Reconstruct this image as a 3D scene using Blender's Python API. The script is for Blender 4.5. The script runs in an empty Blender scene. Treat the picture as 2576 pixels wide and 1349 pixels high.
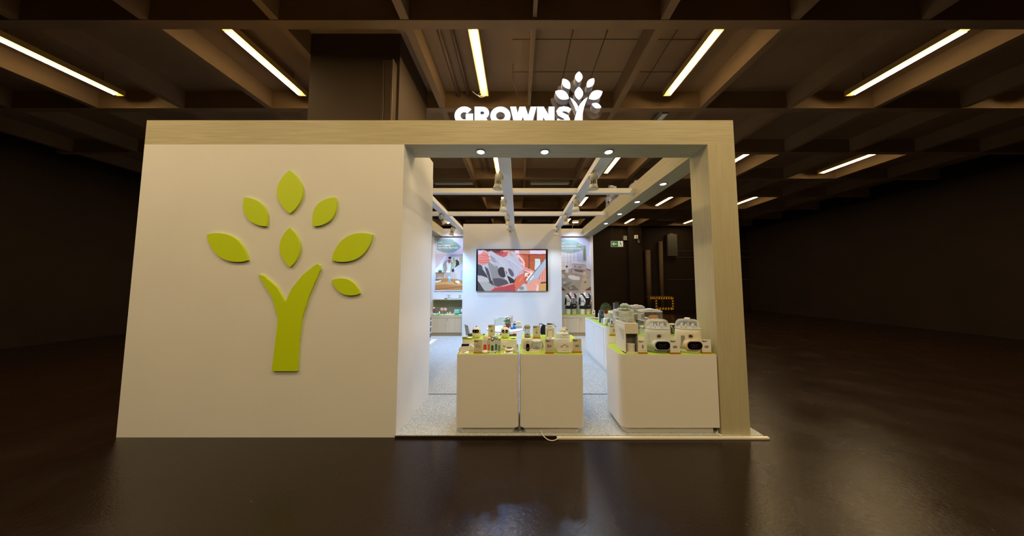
import bpy, bmesh, math, random
import numpy as np
from mathutils import Vector, Matrix
random.seed(7)
PI = math.pi
S = bpy.context.scene
COL = S.collection

# ---------------------------------------------------------------- camera
FPX, PX, PY, IW = 640.0, 1303.0, 674.0, 2576.0
PITCH = math.atan(41 / 640.0)
HC = 1.75
cd = bpy.data.cameras.new('camera'); cam = bpy.data.objects.new('camera', cd); COL.objects.link(cam)
cd.sensor_width = 36; cd.lens = FPX * 36 / IW
cd.shift_x = -(PX - IW / 2) / IW
cd.clip_start = 0.05; cd.clip_end = 200
cam.location = (0, 0, HC); cam.rotation_euler = (PI / 2 + PITCH, 0, 0)
S.camera = cam

# ---------------------------------------------------------------- exposure and world
S.view_settings.view_transform = 'Standard'; S.view_settings.look = 'None'
S.view_settings.gamma = 1; S.view_settings.use_curve_mapping = False
S.view_settings.exposure = 0.0
w = bpy.data.worlds.new('world'); S.world = w; w.use_nodes = True
w.node_tree.nodes['Background'].inputs[0].default_value = (1, 0.78, 0.5, 1)
w.node_tree.nodes['Background'].inputs[1].default_value = 0.02

HALL = (1.0, 0.745, 0.41)      # warm hall tubes
COOL = (0.27, 0.53, 1.0)      # cool stand spots
NEUT = (0.52, 0.70, 0.95)     # the right row is less blue
E_HALL, E_SPOT, E_DOWN, E_FLOOD = 78.0, 108.0, 7.0, 56.0

def area(loc, rot, sx, sy, e, col, name='area_light'):
    l = bpy.data.lights.new(name, 'AREA'); l.shape = 'RECTANGLE'; l.size = sx; l.size_y = sy
    l.energy = e; l.color = col
    o = bpy.data.objects.new(name, l); COL.objects.link(o); o.location = loc; o.rotation_euler = rot
    return o
def spot(loc, tgt, e, col, ang, blend=0.6, size=0.06, name='spot_light'):
    l = bpy.data.lights.new(name, 'SPOT'); l.energy = e; l.color = col; l.spot_size = math.radians(ang)
    l.spot_blend = blend; l.shadow_soft_size = size
    o = bpy.data.objects.new(name, l); COL.objects.link(o); o.location = loc
    d = Vector(tgt) - Vector(loc); o.rotation_euler = d.to_track_quat('-Z', 'Y').to_euler()
    return o

# lamp positions (hall tubes in the coffers)
LAMPX = [-8.62, -4.67, -0.72, 3.23, 7.18, 11.13]
LAMPY = [-3.2, 0.66, 4.52, 8.38, 12.24, 16.1]
for lx in LAMPX:
    for k, ly in enumerate(LAMPY):
        area((lx, ly, 5.77), (0, 0, 0), 0.14, 1.45, E_HALL * (1.03 if ly < 3 else 0.62 if ly < 10 else 0.3), HALL, 'tube_light')

# ---------------------------------------------------------------- helpers
def at(u, v, Y):
    """world point on the plane y=Y seen at photo pixel (u, v)"""
    a = (u - PX) / FPX; b = -(v - PY) / FPX
    dy = math.cos(PITCH) - b * math.sin(PITCH); dz = math.sin(PITCH) + b * math.cos(PITCH)
    t = Y / dy
    return Vector((a * t, Y, HC + dz * t))
def lin(c):
    c = c / 255.0
    return c / 12.92 if c <= 0.04045 else ((c + 0.055) / 1.055) ** 2.4
def L3(rgb): return (lin(rgb[0]), lin(rgb[1]), lin(rgb[2]), 1)

MATS = {}
def mat(name, rgb, rough=0.55, metal=0.0, emit=0.0, alpha=1.0, trans=0.0, spec=0.5, coat=0.0):
    if name in MATS: return MATS[name]
    m = bpy.data.materials.new(name); m.use_nodes = True
    b = m.node_tree.nodes['Principled BSDF']
    b.inputs['Base Color'].default_value = L3(rgb)
    b.inputs['Roughness'].default_value = rough; b.inputs['Metallic'].default_value = metal
    b.inputs['Specular IOR Level'].default_value = spec
    b.inputs['Coat Weight'].default_value = coat
    if emit:
        b.inputs['Emission Color'].default_value = L3(rgb); b.inputs['Emission Strength'].default_value = emit
    if trans: b.inputs['Transmission Weight'].default_value = trans
    if alpha < 1: b.inputs['Alpha'].default_value = alpha
    MATS[name] = m
    return m
def nodes(m):
    nt = m.node_tree; return nt, nt.nodes['Principled BSDF'], nt.nodes.new, nt.links.new
def noise_tint(m, scale, amt, mapscale=(1, 1, 1), bump=0.0, detail=4, rough_amt=0.0):
    nt, b, N, Lk = nodes(m)
    tc = N('ShaderNodeTexCoord'); mp = N('ShaderNodeMapping'); mp.inputs['Scale'].default_value = mapscale
    Lk(tc.outputs['Object'], mp.inputs['Vector'])
    n = N('ShaderNodeTexNoise'); n.inputs['Scale'].default_value = scale; n.inputs['Detail'].default_value = detail
    Lk(mp.outputs[0], n.inputs['Vector'])
    base = b.inputs['Base Color'].default_value[:]
    r = N('ShaderNodeValToRGB'); r.color_ramp.elements[0].position = 0.3; r.color_ramp.elements[1].position = 0.7
    r.color_ramp.elements[0].color = tuple(c * (1 - amt) for c in base[:3]) + (1,)
    r.color_ramp.elements[1].color = tuple(min(1, c * (1 + amt)) for c in base[:3]) + (1,)
    Lk(n.outputs['Fac'], r.inputs['Fac']); Lk(r.outputs['Color'], b.inputs['Base Color'])
    if bump:
        bp = N('ShaderNodeBump'); bp.inputs['Strength'].default_value = bump; bp.inputs['Distance'].default_value = 0.01
        Lk(n.outputs['Fac'], bp.inputs['Height']); Lk(bp.outputs[0], b.inputs['Normal'])
    return n

white = mat('white_laminate', (229, 227, 222), 0.5); noise_tint(white, 60, 0.015)
wallw = mat('white_wall_paint', (228, 227, 224), 0.7); noise_tint(wallw, 1.3, 0.02)
woodx = mat('pale_oak_along_x', (180, 171, 138), 0.55); noise_tint(woodx, 3.0, 0.12, (0.8, 14, 22), 0.05, 6)
woody = mat('pale_oak_along_y', (180, 171, 138), 0.55); noise_tint(woody, 3.0, 0.12, (14, 0.8, 22), 0.05, 6)
woodz = mat('pale_oak_upright', (180, 171, 138), 0.55); noise_tint(woodz, 3.0, 0.07, (22, 14, 0.8), 0.05, 6)
reed = mat('ribbed_oak_veneer', (204, 188, 156), 0.6); noise_tint(reed, 4.0, 0.14, (26, 1, 0.3), 0.1, 3)
reedk = mat('darker_oak_kick', (160, 140, 112), 0.6); noise_tint(reedk, 4.0, 0.14, (26, 1, 0.3), 0.1, 3)  # darker tone of the ribbed oak, for the cabinet kicks
green = mat('lime_green_board', (178, 204, 48), 0.55)
lime = mat('lime_green_paint', (200, 224, 2), 0.5)
cream = mat('cream_plastic', (224, 220, 200), 0.35)
creamw = mat('warm_white_plastic', (234, 233, 224), 0.35)
greyp = mat('light_grey_plastic', (208, 213, 208), 0.35)
sage = mat('sage_grey_plastic', (140, 150, 132), 0.4)
khaki = mat('olive_khaki_plastic', (150, 146, 112), 0.45)
black = mat('black_gloss', (12, 12, 14), 0.15)
matblack = mat('matt_black_fabric', (18, 18, 22), 0.9)
dgrey = mat('dark_grey_plastic', (70, 74, 78), 0.4)
mgrey = mat('mid_grey_plastic', (140, 140, 134), 0.5)
metal = mat('brushed_metal', (190, 188, 184), 0.3, 0.9)
ivory = mat('aged_white_enamel', (228, 224, 208), 0.35)
brownw = mat('honey_wood_block', (178, 124, 52), 0.5); noise_tint(brownw, 4, 0.15, (3, 20, 20))
kraft = mat('kraft_card', (206, 202, 176), 0.7)
ink = mat('dark_ink', (70, 62, 46), 0.7)
inkw = mat('white_ink', (245, 245, 245), 0.6)
orange = mat('amber_orange_plastic', (206, 136, 30), 0.4)
red = mat('red_plastic', (226, 62, 34), 0.4)
blue = mat('blue_liquid', (30, 130, 220), 0.3)
navy = mat('navy_label', (50, 60, 130), 0.5)
teal = mat('teal_card', (20, 140, 124), 0.5)
mint = mat('mint_box', (176, 222, 206), 0.5)
pinkp = mat('pale_pink_silicone', (240, 190, 180), 0.5)
dgreen = mat('deep_green_plastic', (44, 88, 64), 0.4)
terra = mat('terracotta_red_pot', (170, 62, 40), 0.6)
leafm = mat('leaf_green', (112, 150, 70), 0.6)
leafd = mat('dull_leaf_green', (92, 104, 50), 0.6)
petal = mat('white_petals', (240, 240, 220), 0.6)
skin = mat('doll_skin', (236, 176, 156), 0.6)
torsom = mat('mannequin_shell', (232, 228, 210), 0.5)
yellow = mat('hazard_yellow', (236, 170, 20), 0.5)
hall = mat('dark_brown_hall_paint', (88, 70, 50), 0.7, spec=0.3); noise_tint(hall, 1.2, 0.12)
ceilm = mat('brown_ceiling_paint', (138, 112, 82), 0.7, spec=0.3); noise_tint(ceilm, 1.2, 0.12)
colmat = mat('column_paint', (72, 57, 40), 0.7, spec=0.3)
hallw = mat('black_brown_hall_wall', (34, 23, 14), 0.8, spec=0.2); noise_tint(hallw, 0.9, 0.15)
ductm = mat('brown_painted_pipe', (98, 76, 54), 0.5)
exitg = mat('exit_sign_green', (20, 120, 70), 0.5, emit=0.25)
tubem = mat('glowing_tube', (255, 226, 170), 0.5, emit=34)
tubeoff = mat('unlit_diffuser', (244, 240, 234), 0.5)
refl = mat('lamp_reflector', (216, 190, 120), 0.3, 0.6)
downm = mat('glowing_downlight', (240, 250, 255), 0.5, emit=14)
lensm = mat('glowing_spot_lens', (250, 250, 255), 0.5, emit=3)
lensd = mat('mirror_spot_lens', (170, 176, 180), 0.25, 0.6, emit=0.5)
signm = mat('glowing_sign_face', (214, 234, 255), 0.5, emit=1.6)
signs = mat('sign_return', (148, 146, 160), 0.5, emit=0.10)

def clear_mat(name, rgb, a, rough=0.12):
    m = bpy.data.materials.new(name); m.use_nodes = True; nt = m.node_tree
    b = nt.nodes['Principled BSDF']; out = nt.nodes['Material Output']
    b.inputs['Base Color'].default_value = L3(rgb); b.inputs['Roughness'].default_value = rough
    t = nt.nodes.new('ShaderNodeBsdfTransparent'); mx = nt.nodes.new('ShaderNodeMixShader')
    lw = nt.nodes.new('ShaderNodeLayerWeight'); lw.inputs[0].default_value = 0.35
    mr = nt.nodes.new('ShaderNodeMapRange'); mr.inputs['To Min'].default_value = a; mr.inputs['To Max'].default_value = min(1, a + 0.5)
    nt.links.new(lw.outputs['Facing'], mr.inputs['Value']); nt.links.new(mr.outputs[0], mx.inputs[0])
    nt.links.new(t.outputs[0], mx.inputs[1]); nt.links.new(b.outputs[0], mx.inputs[2]); nt.links.new(mx.outputs[0], out.inputs[0])
    return m
clear = clear_mat('clear_plastic', (225, 232, 232), 0.14)
frost = clear_mat('frosted_plastic', (226, 230, 224), 0.32, 0.3)
acry = clear_mat('clear_acrylic', (190, 190, 205), 0.10)

# carpet
carpet = mat('pale_grey_carpet', (176, 181, 180), 0.95, spec=0.1)
noise_tint(carpet, 55, 0.28, bump=0.6, detail=6)
# hall floor
floorm = mat('dark_brown_lacquered_floor', (38, 24, 12), 0.25, spec=0.4)
def floor_nodes():
    nt, b, N, Lk = nodes(floorm)
    tc = N('ShaderNodeTexCoord')
    n1 = N('ShaderNodeTexNoise'); n1.inputs['Scale'].default_value = 1.6; n1.inputs['Detail'].default_value = 6
    n2 = N('ShaderNodeTexNoise'); n2.inputs['Scale'].default_value = 38; n2.inputs['Detail'].default_value = 5; n2.inputs['Distortion'].default_value = 1.2
    v = N('ShaderNodeTexVoronoi'); v.inputs['Scale'].default_value = 5.0
    for n in (n1, n2, v): Lk(tc.outputs['Object'], n.inputs['Vector'])
    mr = N('ShaderNodeMapRange'); mr.inputs['To Min'].default_value = 0.15; mr.inputs['To Max'].default_value = 0.36
    Lk(n1.outputs['Fac'], mr.inputs['Value']); Lk(mr.outputs[0], b.inputs['Roughness'])
    r = N('ShaderNodeValToRGB'); cr = r.color_ramp
    cr.elements[0].position = 0.0; cr.elements[0].color = L3((196, 160, 110))
    cr.elements[1].position = 0.022; cr.elements[1].color = L3((26, 13, 3))
    e = cr.elements.new(1.0); e.color = L3((30, 16, 5))
    Lk(v.outputs['Distance'], r.inputs['Fac']); Lk(r.outputs['Color'], b.inputs['Base Color'])
    bp = N('ShaderNodeBump'); bp.inputs['Strength'].default_value = 0.16; bp.inputs['Distance'].default_value = 0.01
    Lk(n2.outputs['Fac'], bp.inputs['Height']); Lk(bp.outputs[0], b.inputs['Normal'])
floor_nodes()

class MB:
    def __init__(s): s.b = bmesh.new(); s.mi = 0
    def _m(s, fs):
        for f in fs: f.material_index = s.mi
    def box(s, x0, x1, y0, y1, z0, z1, bev=0, seg=2):
        t = bmesh.new(); bmesh.ops.create_cube(t, size=1)
        for v in t.verts: v.co = Vector(((x0 + x1) / 2 + v.co.x * (x1 - x0), (y0 + y1) / 2 + v.co.y * (y1 - y0), (z0 + z1) / 2 + v.co.z * (z1 - z0)))
        if bev: bmesh.ops.bevel(t, geom=t.edges[:], offset=bev, segments=seg, profile=0.5, affect='EDGES')
        return s.add(t)
    def add(s, t, M=None):
        mp = {}
        for v in t.verts: mp[v] = s.b.verts.new(M @ v.co if M else v.co)
        for f in t.faces:
            try: nf = s.b.faces.new([mp[v] for v in f.verts]); nf.material_index = s.mi or f.material_index; nf.smooth = f.smooth
            except ValueError: pass
        t.free(); return s
    def lathe(s, prof, c=(0, 0, 0), n=24, sx=1, sy=1, axis='Z', smooth=True, M=None):
        t = bmesh.new(); rings = []
        for r, z in prof:
            if r < 1e-6: rings.append([t.verts.new((0, 0, z))])
            else: rings.append([t.verts.new((r * sx * math.cos(2 * PI * i / n), r * sy * math.sin(2 * PI * i / n), z)) for i in range(n)])
        for a, b in zip(rings, rings[1:]):
            for i in range(n):
                j = (i + 1) % n
                if len(a) == 1 and len(b) == 1: continue
                if len(a) == 1: t.faces.new([a[0], b[i], b[j]][::-1])
                elif len(b) == 1: t.faces.new([a[i], a[j], b[0]])
                else: t.faces.new([a[i], a[j], b[j], b[i]])
        if len(rings[0]) > 1: t.faces.new(rings[0][::-1])
        if len(rings[-1]) > 1: t.faces.new(rings[-1])
        for f in t.faces: f.smooth = smooth and len(f.verts) < 5
        T = Matrix.Translation(c)
        if M is not None: T = T @ M
        if axis == 'Y': T = T @ Matrix.Rotation(PI / 2, 4, 'X')
        if axis == 'X': T = T @ Matrix.Rotation(PI / 2, 4, 'Y')
        return s.add(t, T)
    def cyl(s, c, r, h, n=20, **k): return s.lathe([(r, 0), (r, h)], c, n, **k)
    def prism(s, pts, d0, d1, plane='XZ', m_front=None):
        """closed polygon extruded along the normal of its plane"""
        def P(a, b, d): return {'XZ': (a, d, b), 'XY': (a, b, d), 'YZ': (d, a, b)}[plane]
        A = [s.b.verts.new(P(a, b, d0)) for a, b in pts]; B = [s.b.verts.new(P(a, b, d1)) for a, b in pts]
        fa = s.b.faces.new(A); fb = s.b.faces.new(B[::-1]); s._m([fa, fb])
        n = len(pts)
        for i in range(n):
            j = (i + 1) % n; f = s.b.faces.new([A[i], B[i], B[j], A[j]]); s._m([f])
        if m_front is not None: fa.material_index = m_front
        return s
    def stroke(s, pts, wd, d0, d1, closed=False, mf=1):
        """thick polyline in XZ, extruded along Y"""
        n = len(pts); L = []; R = []
        for i, p in enumerate(pts):
            p = Vector(p)
            if closed: a = Vector(pts[i - 1]); b = Vector(pts[(i + 1) % n])
            else: a = Vector(pts[max(0, i - 1)]); b = Vector(pts[min(n - 1, i + 1)])
            d = (b - a).normalized(); nn = Vector((-d.y, d.x))
            k = 1.0
            if 0 < i < n - 1 or closed:
                d1_ = (p - a).normalized(); c = max(0.35, d1_.dot(d)); k = 1 / c
            ww = wd[i] if isinstance(wd, (list, tuple)) else wd
            L.append(p + nn * ww / 2 * k); R.append(p - nn * ww / 2 * k)
        rg = range(n if closed else n - 1)
        for i in rg:
            j = (i + 1) % n
            s.prism([tuple(L[i]), tuple(L[j]), tuple(R[j]), tuple(R[i])], d0, d1, 'XZ', mf)
        return s
    def tube(s, pts, r, n=8, closed=False):
        pts = [Vector(p) for p in pts]; rings = []; m = len(pts)
        for i, p in enumerate(pts):
            a = pts[i - 1] if (i > 0 or closed) else p; b = pts[(i + 1) % m] if (i < m - 1 or closed) else p
            d = (b - a).normalized(); up = Vector((0, 0, 1)) if abs(d.z) < 0.95 else Vector((0, 1, 0))
            x = d.cross(up).normalized(); y = x.cross(d)
            rr = r[i] if isinstance(r, (list, tuple)) else r
            rings.append([s.b.verts.new(p + rr * (math.cos(2 * PI * k / n) * x + math.sin(2 * PI * k / n) * y)) for k in range(n)])
        for i in range(m if closed else m - 1):
            A = rings[i]; B = rings[(i + 1) % m]
            for k in range(n):
                f = s.b.faces.new([A[k], A[(k + 1) % n], B[(k + 1) % n], B[k]]); f.smooth = True; s._m([f])
        if not closed:
            s._m([s.b.faces.new(rings[0][::-1]), s.b.faces.new(rings[-1])])
        return s
    def blob(s, c, r, sub=2, M=None):
        t = bmesh.new(); bmesh.ops.create_icosphere(t, subdivisions=sub, radius=1)
        for v in t.verts: v.co = Vector((v.co.x * r[0], v.co.y * r[1], v.co.z * r[2]))
        for f in t.faces: f.smooth = True
        T = Matrix.Translation(c)
        if M is not None: T = T @ M
        return s.add(t, T)
    def build(s, name, m, parent=None, label=None, fix=True):
        if fix: bmesh.ops.recalc_face_normals(s.b, faces=s.b.faces[:])
        me = bpy.data.meshes.new(name); s.b.to_mesh(me); s.b.free()
        for x in (m if isinstance(m, (list, tuple)) else [m]): me.materials.append(x)
        o = bpy.data.objects.new(name, me); COL.objects.link(o)
        if parent: o.parent = parent
        if label: o['label'] = label
        return o

def thing(name, label, cat, loc=(0, 0, 0), rz=0, group=None):
    o = bpy.data.objects.new(name, None); COL.objects.link(o); o.empty_display_size = 0.05
    o.location = loc; o.rotation_euler = (0, 0, rz); o['label'] = label; o['category'] = cat
    if group: o['group'] = group
    return o
def tag(o, label, cat, group=None, loc=None):
    o['label'] = label; o['category'] = cat
    if group: o['group'] = group
    if loc is not None: o.location = loc
    return o
def struct(o, label=None):
    o['kind'] = 'structure'
    if label: o['label'] = label
    return o
def kids(o): return [c for c in bpy.data.objects if c.parent == o]
def dup(o, loc=None, rz=None, label=None, parent=None):
    c = o.copy(); COL.objects.link(c)
    if parent: c.parent = parent
    if loc is not None: c.location = loc
    if rz is not None: c.rotation_euler = (0, 0, rz)
    if label: c['label'] = label
    for ch in kids(o): dup(ch, parent=c)
    return c
def text_mesh(txt, size, m, parent, loc, name='lettering', rot=(PI / 2, 0, 0), ext=0.0006, bold=0.0, align='LEFT', sx=1.0):
    c = bpy.data.curves.new('t', 'FONT'); c.body = txt; c.size = size; c.extrude = ext; c.offset = bold; c.align_x = align; c.resolution_u = 3
    t = bpy.data.objects.new('t', c); COL.objects.link(t)
    bpy.context.view_layer.update()
    me = bpy.data.meshes.new_from_object(t.evaluated_get(bpy.context.evaluated_depsgraph_get()))
    bpy.data.objects.remove(t); me.materials.clear(); me.materials.append(m)
    o = bpy.data.objects.new(name, me); COL.objects.link(o); o.parent = parent; o.location = loc; o.rotation_euler = rot; o.scale = (sx, 1, 1)
    return o
def rrect(x0, x1, y0, y1, r, n=6, corners=(1, 1, 1, 1)):
    out = []
    for k, (cx, cy, a) in enumerate(((x1 - r, y1 - r, 0), (x0 + r, y1 - r, 90), (x0 + r, y0 + r, 180), (x1 - r, y0 + r, 270))):
        if corners[k]:
            for i in range(n + 1):
                t = math.radians(a + 90 * i / n); out.append((cx + r * math.cos(t), cy + r * math.sin(t)))
        else: out.append(((x1, y1), (x0, y1), (x0, y0), (x1, y0))[k])
    return out
def smooth_all(o):
    for p in o.data.polygons: p.use_smooth = True
    return o

# ================================================================ the hall
struct(MB().box(-14, 16, -6, 18, -0.1, 0).build('floor', floorm), 'dark brown glossy scuffed hall floor in front of the stand')
struct(MB().box(-14, 16, 17.6, 17.8, 0, 6.6).build('wall_back', hallw), 'black brown rear wall of the hall')
struct(MB().box(-14.2, -14, -6, 17.6, 0, 6.6).build('wall_left', hallw))
struct(MB().box(16, 16.2, -6, 17.6, 0, 6.6).build('wall_right', hallw))
struct(MB().box(-14, 16, -6.2, -6, 0, 6.6).build('wall_front', hallw))
ceil = struct(MB().box(-14, 16, -6, 17.6, 6.15, 6.3).build('ceiling', ceilm), 'brown coffered hall ceiling')
cy = [3.61 + 1.93 * k for k in range(-4, 8)]
for y in cy:
    MB().box(-14, 16, y, y + 0.14, 5.75, 6.16).build('ceiling_beam', ceilm, ceil)
for x in [-1.72 + 1.975 * k for k in range(-6, 9)]:
    ww = 0.06 if abs(x - 0.255) < 0.1 else 0.13
    MB().box(x - ww / 2, x + ww / 2, -6, 17.6, 5.80 if ww < 0.1 else 5.76, 6.16).build('ceiling_beam', ceilm, ceil)
for x in (-1.35, -1.12):
    MB().tube([(x, 3.75, 6.05), (x, 5.54, 6.05)], 0.035, 10).build('ceiling_pipe', ductm, ceil)
    MB().tube([(x, 7.7, 6.05), (x, 9.4, 6.05)], 0.03, 10).build('ceiling_pipe', ductm, ceil)
for x, y in ((0.95, 4.55), (1.55, 4.9), (2.75, 4.6)):
    MB().tube([(x, y - 0.85, 6.13), (x, y + 0.85, 6.13)], 0.007, 6).build('panel_joint', hall, ceil)
for y in (4.3, 5.0):
    MB().tube([(-0.1, y, 6.14), (3.4, y, 6.14)], 0.004, 6).build('panel_joint', hall, ceil)
MB().tube([(0.27, 5.0, 5.79), (0.2, 5.0, 5.5), (0.02, 4.9, 5.45), (-0.1, 4.8, 5.8), (-0.1, 4.8, 6.14)], 0.005, 6).build('hanging_wire', ductm, ceil)
# hall column behind the white wall, with its cable duct
colm = struct(MB().box(-3.62, -2.06, 4.2, 5.5, 0, 6.15).build('column', colmat), 'massive dark brown hall column behind the white wall')
MB().box(-2.30, -2.10, 4.08, 4.20, 4.0, 5.55, 0.008).build('cable_duct', colmat, colm)
MB().box(-2.125, -2.105, 4.06, 4.08, 3.9, 5.55).build('rail', ductm, colm)
MB().tube([(-2.26, 4.07, 4.0), (-2.25, 4.07, 4.7), (-2.27, 4.07, 5.5)], .008, 6).build('conduit', ductm, colm)
MB().tube([(-2.06, 4.45, 4.2), (-2.02, 4.45, 4.22), (-2.02, 4.45, 4.52), (-2.06, 4.45, 4.55)], 0.012, 8).blob((-2.02, 4.5, 4.55), (.035, .035, .035), 1).build('door_bolt', metal, colm)
pil = struct(MB().box(7.55, 8.45, 17.2, 17.6, 0, 5.75).build('column', hallw), 'flat pilaster on the dark rear wall of the hall')
MB().tube([(8.95, 17.45, 0), (8.95, 17.45, 4.1)], 0.17, 12).build('standpipe', hall, pil)
MB().tube([(9.85, 17.45, 0), (9.85, 17.45, 4.7)], 0.13, 12).build('standpipe', hall, pil)
for zz in (2.05, 3.6, 4.05):
    struct(MB().box(10.3, 16, 17.57, 17.6, zz, zz + 0.03).build('trim_14', hall), 'thin rail along the dark rear wall')

def tube_lamp(lx, ly, on=True, ends=True, rot=0):
    nb = 'from front' 
    t = thing('hall_tube_lamp', '', 'ceiling lamp', (lx, ly, 5.84), rot, 'warm tube lamps in the hall ceiling' if on else 'unlit lamps in the hall ceiling')
    h = MB().box(-0.085, 0.085, -0.76, 0.76, 0.05, 0.10).box(-0.085, -0.07, -0.76, 0.76, -0.01, 0.05).box(0.07, 0.085, -0.76, 0.76, -0.01, 0.05)
    h.box(-0.07, 0.07, -0.76, -0.745, -0.01, 0.05).box(-0.07, 0.07, 0.745, 0.76, -0.01, 0.05)
    h.build('housing', refl if on else mgrey, t)
    if on:
        for s in (-0.03, 0.03): MB().tube([(s, -0.68, -0.03), (s, 0.68, -0.03)], 0.015, 8).build('tube', tubem, t)
    else:
        for s in (-0.04, 0.0, 0.04): MB().box(s - 0.017, s + 0.017, -0.74, 0.74, -0.008, 0.02).build('diffuser', tubeoff, t)
    for yy in (-0.5, 0.5): MB().tube([(0, yy, 0.1), (0, yy, 0.31)], 0.006, 6).build('hanger', ductm, t)
    return t
lamp0 = None
LL = {(2, 2): 'glowing ceiling tube lamp nearest above the letters GRO, left of the tree sign',
      (3, 2): 'long glowing ceiling tube lamp high at the top right corner',
      (1, 2): 'glowing ceiling tube lamp at the left edge, left of the big column',
      (3, 3): 'glowing ceiling tube lamp right of the right row of spotlights, just under the front beam',
      (2, 3): 'glowing ceiling tube lamp beside the front end of the central white beam',
      (3, 4): 'small glowing tube lamp seen beside the second spotlight of the right row',
      (4, 4): 'glowing tube lamp over the dark hall right of the oak side beam, nearest one there',
      (4, 5): 'small glowing tube lamp over the dark hall below the four beam downlights',
      (5, 5): 'small far glowing tube lamp next to the right oak post',
      (1, 5): 'small glow of a far tube lamp above the left poster'}
for i, lx in enumerate(LAMPX):
    for k, ly in enumerate(LAMPY):
        if k < 1 or i in (0,) and k > 3: continue
        if lamp0 is None: o = lamp0 = tube_lamp(lx, ly)
        else: o = dup(lamp0, (lx, ly, 5.84))
        o['label'] = LL.get((i, k), 'warm tube lamp in the %s row and %s column of the hall ceiling' % (('', 'front', 'second', 'third', 'fourth', 'rear')[k], ('outermost left', 'second left', 'left central', 'right central', 'second right', 'outermost right')[i]))
off0 = None
for i, (x, y, r, lab) in enumerate((
        (at(1142, 465, 9.8).x, 9.8, PI / 2, 'unlit white crosswise lamp behind the first cross beam, left of the central beam'),
        (at(1383, 465, 9.8).x, 9.8, PI / 2, 'unlit white crosswise lamp behind the first cross beam, right of the central beam'),
        (at(1200, 557, 16.3).x, 16.3, PI / 2, 'far unlit crosswise lamp just above the video wall, left of the central beam'),
        (at(1356, 556, 16.3).x, 16.3, PI / 2, 'far unlit crosswise lamp just above the video wall, right of the central beam'),
        (5.1, 8.4, 0, 'unlit lengthwise lamp in the dark ceiling next to the right post, topmost there'),
        (5.1, 12.4, 0, 'small unlit lengthwise lamp in the dark ceiling between two lit tube lamps'),
        (8.5, 13.6, PI / 2, 'unlit crosswise lamp beside the right post, upper of the two'),
        (9.6, 16.0, PI / 2, 'far unlit crosswise lamp beside the right post, lower of the two'),
        (at(1627, 292, 6.7).x, 6.6, 0, 'unlit white lengthwise lamp behind the beam, right of the tree sign'))):
    if off0 is None: o = off0 = tube_lamp(x, y, False, rot=r)
    else: o = dup(off0, (x, y, 5.84), r)
    o['label'] = lab
    if i < 2: o.location.z = 5.70
# exit sign
e = at(1552.5, 613.5, 14.0); s_ = 14.0 / 640
t = thing('exit_sign', 'green hanging exit sign with a white left arrow and running figure', 'exit sign', tuple(e))
hw, hh = 15.3 * s_, 7.6 * s_
MB().box(-hw, hw, 0.0, 0.05, -hh, hh).build('panel', inkw, t)
MB().box(-hw + .02, hw - .02, -0.01, 0.0, -hh + .02, hh - .02).build('green_field', exitg, t)
white_e = mat('exit_white', (226, 232, 224), 0.5, emit=0.35)
MB().box(0.05, hw - .025, -0.015, -0.01, -hh + .02, hh - .02).build('white_door', white_e, t)
a = MB().prism([(-hw + .05, 0), (-.17, .11), (-.17, .07), (-.23, .025), (-.03, .025), (-.03, -.025), (-.23, -.025), (-.17, -.07), (-.17, -.11)], -0.016, -0.01).build('arrow', white_e, t)
m = MB().lathe([(0, 0), (.022, 0), (.022, .005), (0, .005)], (.17, -.016, .11), 12, axis='Y')
m.stroke([(.16, .08), (.19, -.01)], .045, -.021, -.016, mf=0).stroke([(.12, .06), (.16, .07), (.24, .03)], .02, -.021, -.016, mf=0)
m.stroke([(.19, -.01), (.24, -.05), (.22, -.12)], .024, -.021, -.016, mf=0).stroke([(.18, -.01), (.15, -.07), (.09, -.11)], .024, -.021, -.016, mf=0)
m.build('running_figure', exitg, t)
for x in (-.24, .27): MB().tube([(x, 0.02, hh), (x, 0.02, 6.14 - e.z)], 0.006, 6).build('suspension_wire', ductm, t)

def wallbox(u0, u1, v0, v1, name, lab, m, cat, dep=0.15, Y=17.6):
    a = at(u0, v1, Y - dep); b = at(u1, v0, Y - dep)
    t = thing(name, lab, cat, (a.x, Y - dep, a.z)); W_, H_ = b.x - a.x, b.z - a.z
    MB().box(0, W_, 0, dep, 0, H_, 0.01).build('housing', m, t)
    return t, W_, H_
t, W_, H_ = wallbox(1569, 1582, 593, 604, 'wall_box', 'white box high on the dark hall wall beside the exit sign', mgrey, 'box')
for q in (.3, .6): MB().box(W_ * q, W_ * q + .03, .02, .1, -.03, 0).build('cable_gland', dgrey, t)
t, W_, H_ = wallbox(1598, 1605, 591, 600, 'sounder', 'small white slotted alarm sounder high on the dark hall pilaster', creamw, 'alarm', Y=17.2)
for q in (.3, .6): MB().box(W_ * q, W_ * q + .02, -.01, 0, .04, H_ - .04).build('slot', dgrey, t)
t, W_, H_ = wallbox(1605, 1609, 602, 609, 'sensor', 'tiny grey sensor below the alarm on the dark hall pilaster', dgrey, 'sensor', Y=17.2)
MB().box(0, W_, -.01, 0, -.04, 0).build('lens', mgrey, t)
t, W_, H_ = wallbox(1681, 1703, 589, 644, 'electrical_cabinet', 'tall dark grey metal cabinet high on the hall wall', mat('dark_cabinet_grey', (58, 54, 46), 0.6), 'cabinet', 0.2, 17.55)
MB().box(W_ * .3, W_ * .6, .02, .1, H_, H_ + .06).build('bracket', dgrey, t)
MB().box(-.03, 0, .02, .06, H_ * .45, H_ * .5).build('latch', dgrey, t)

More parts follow.
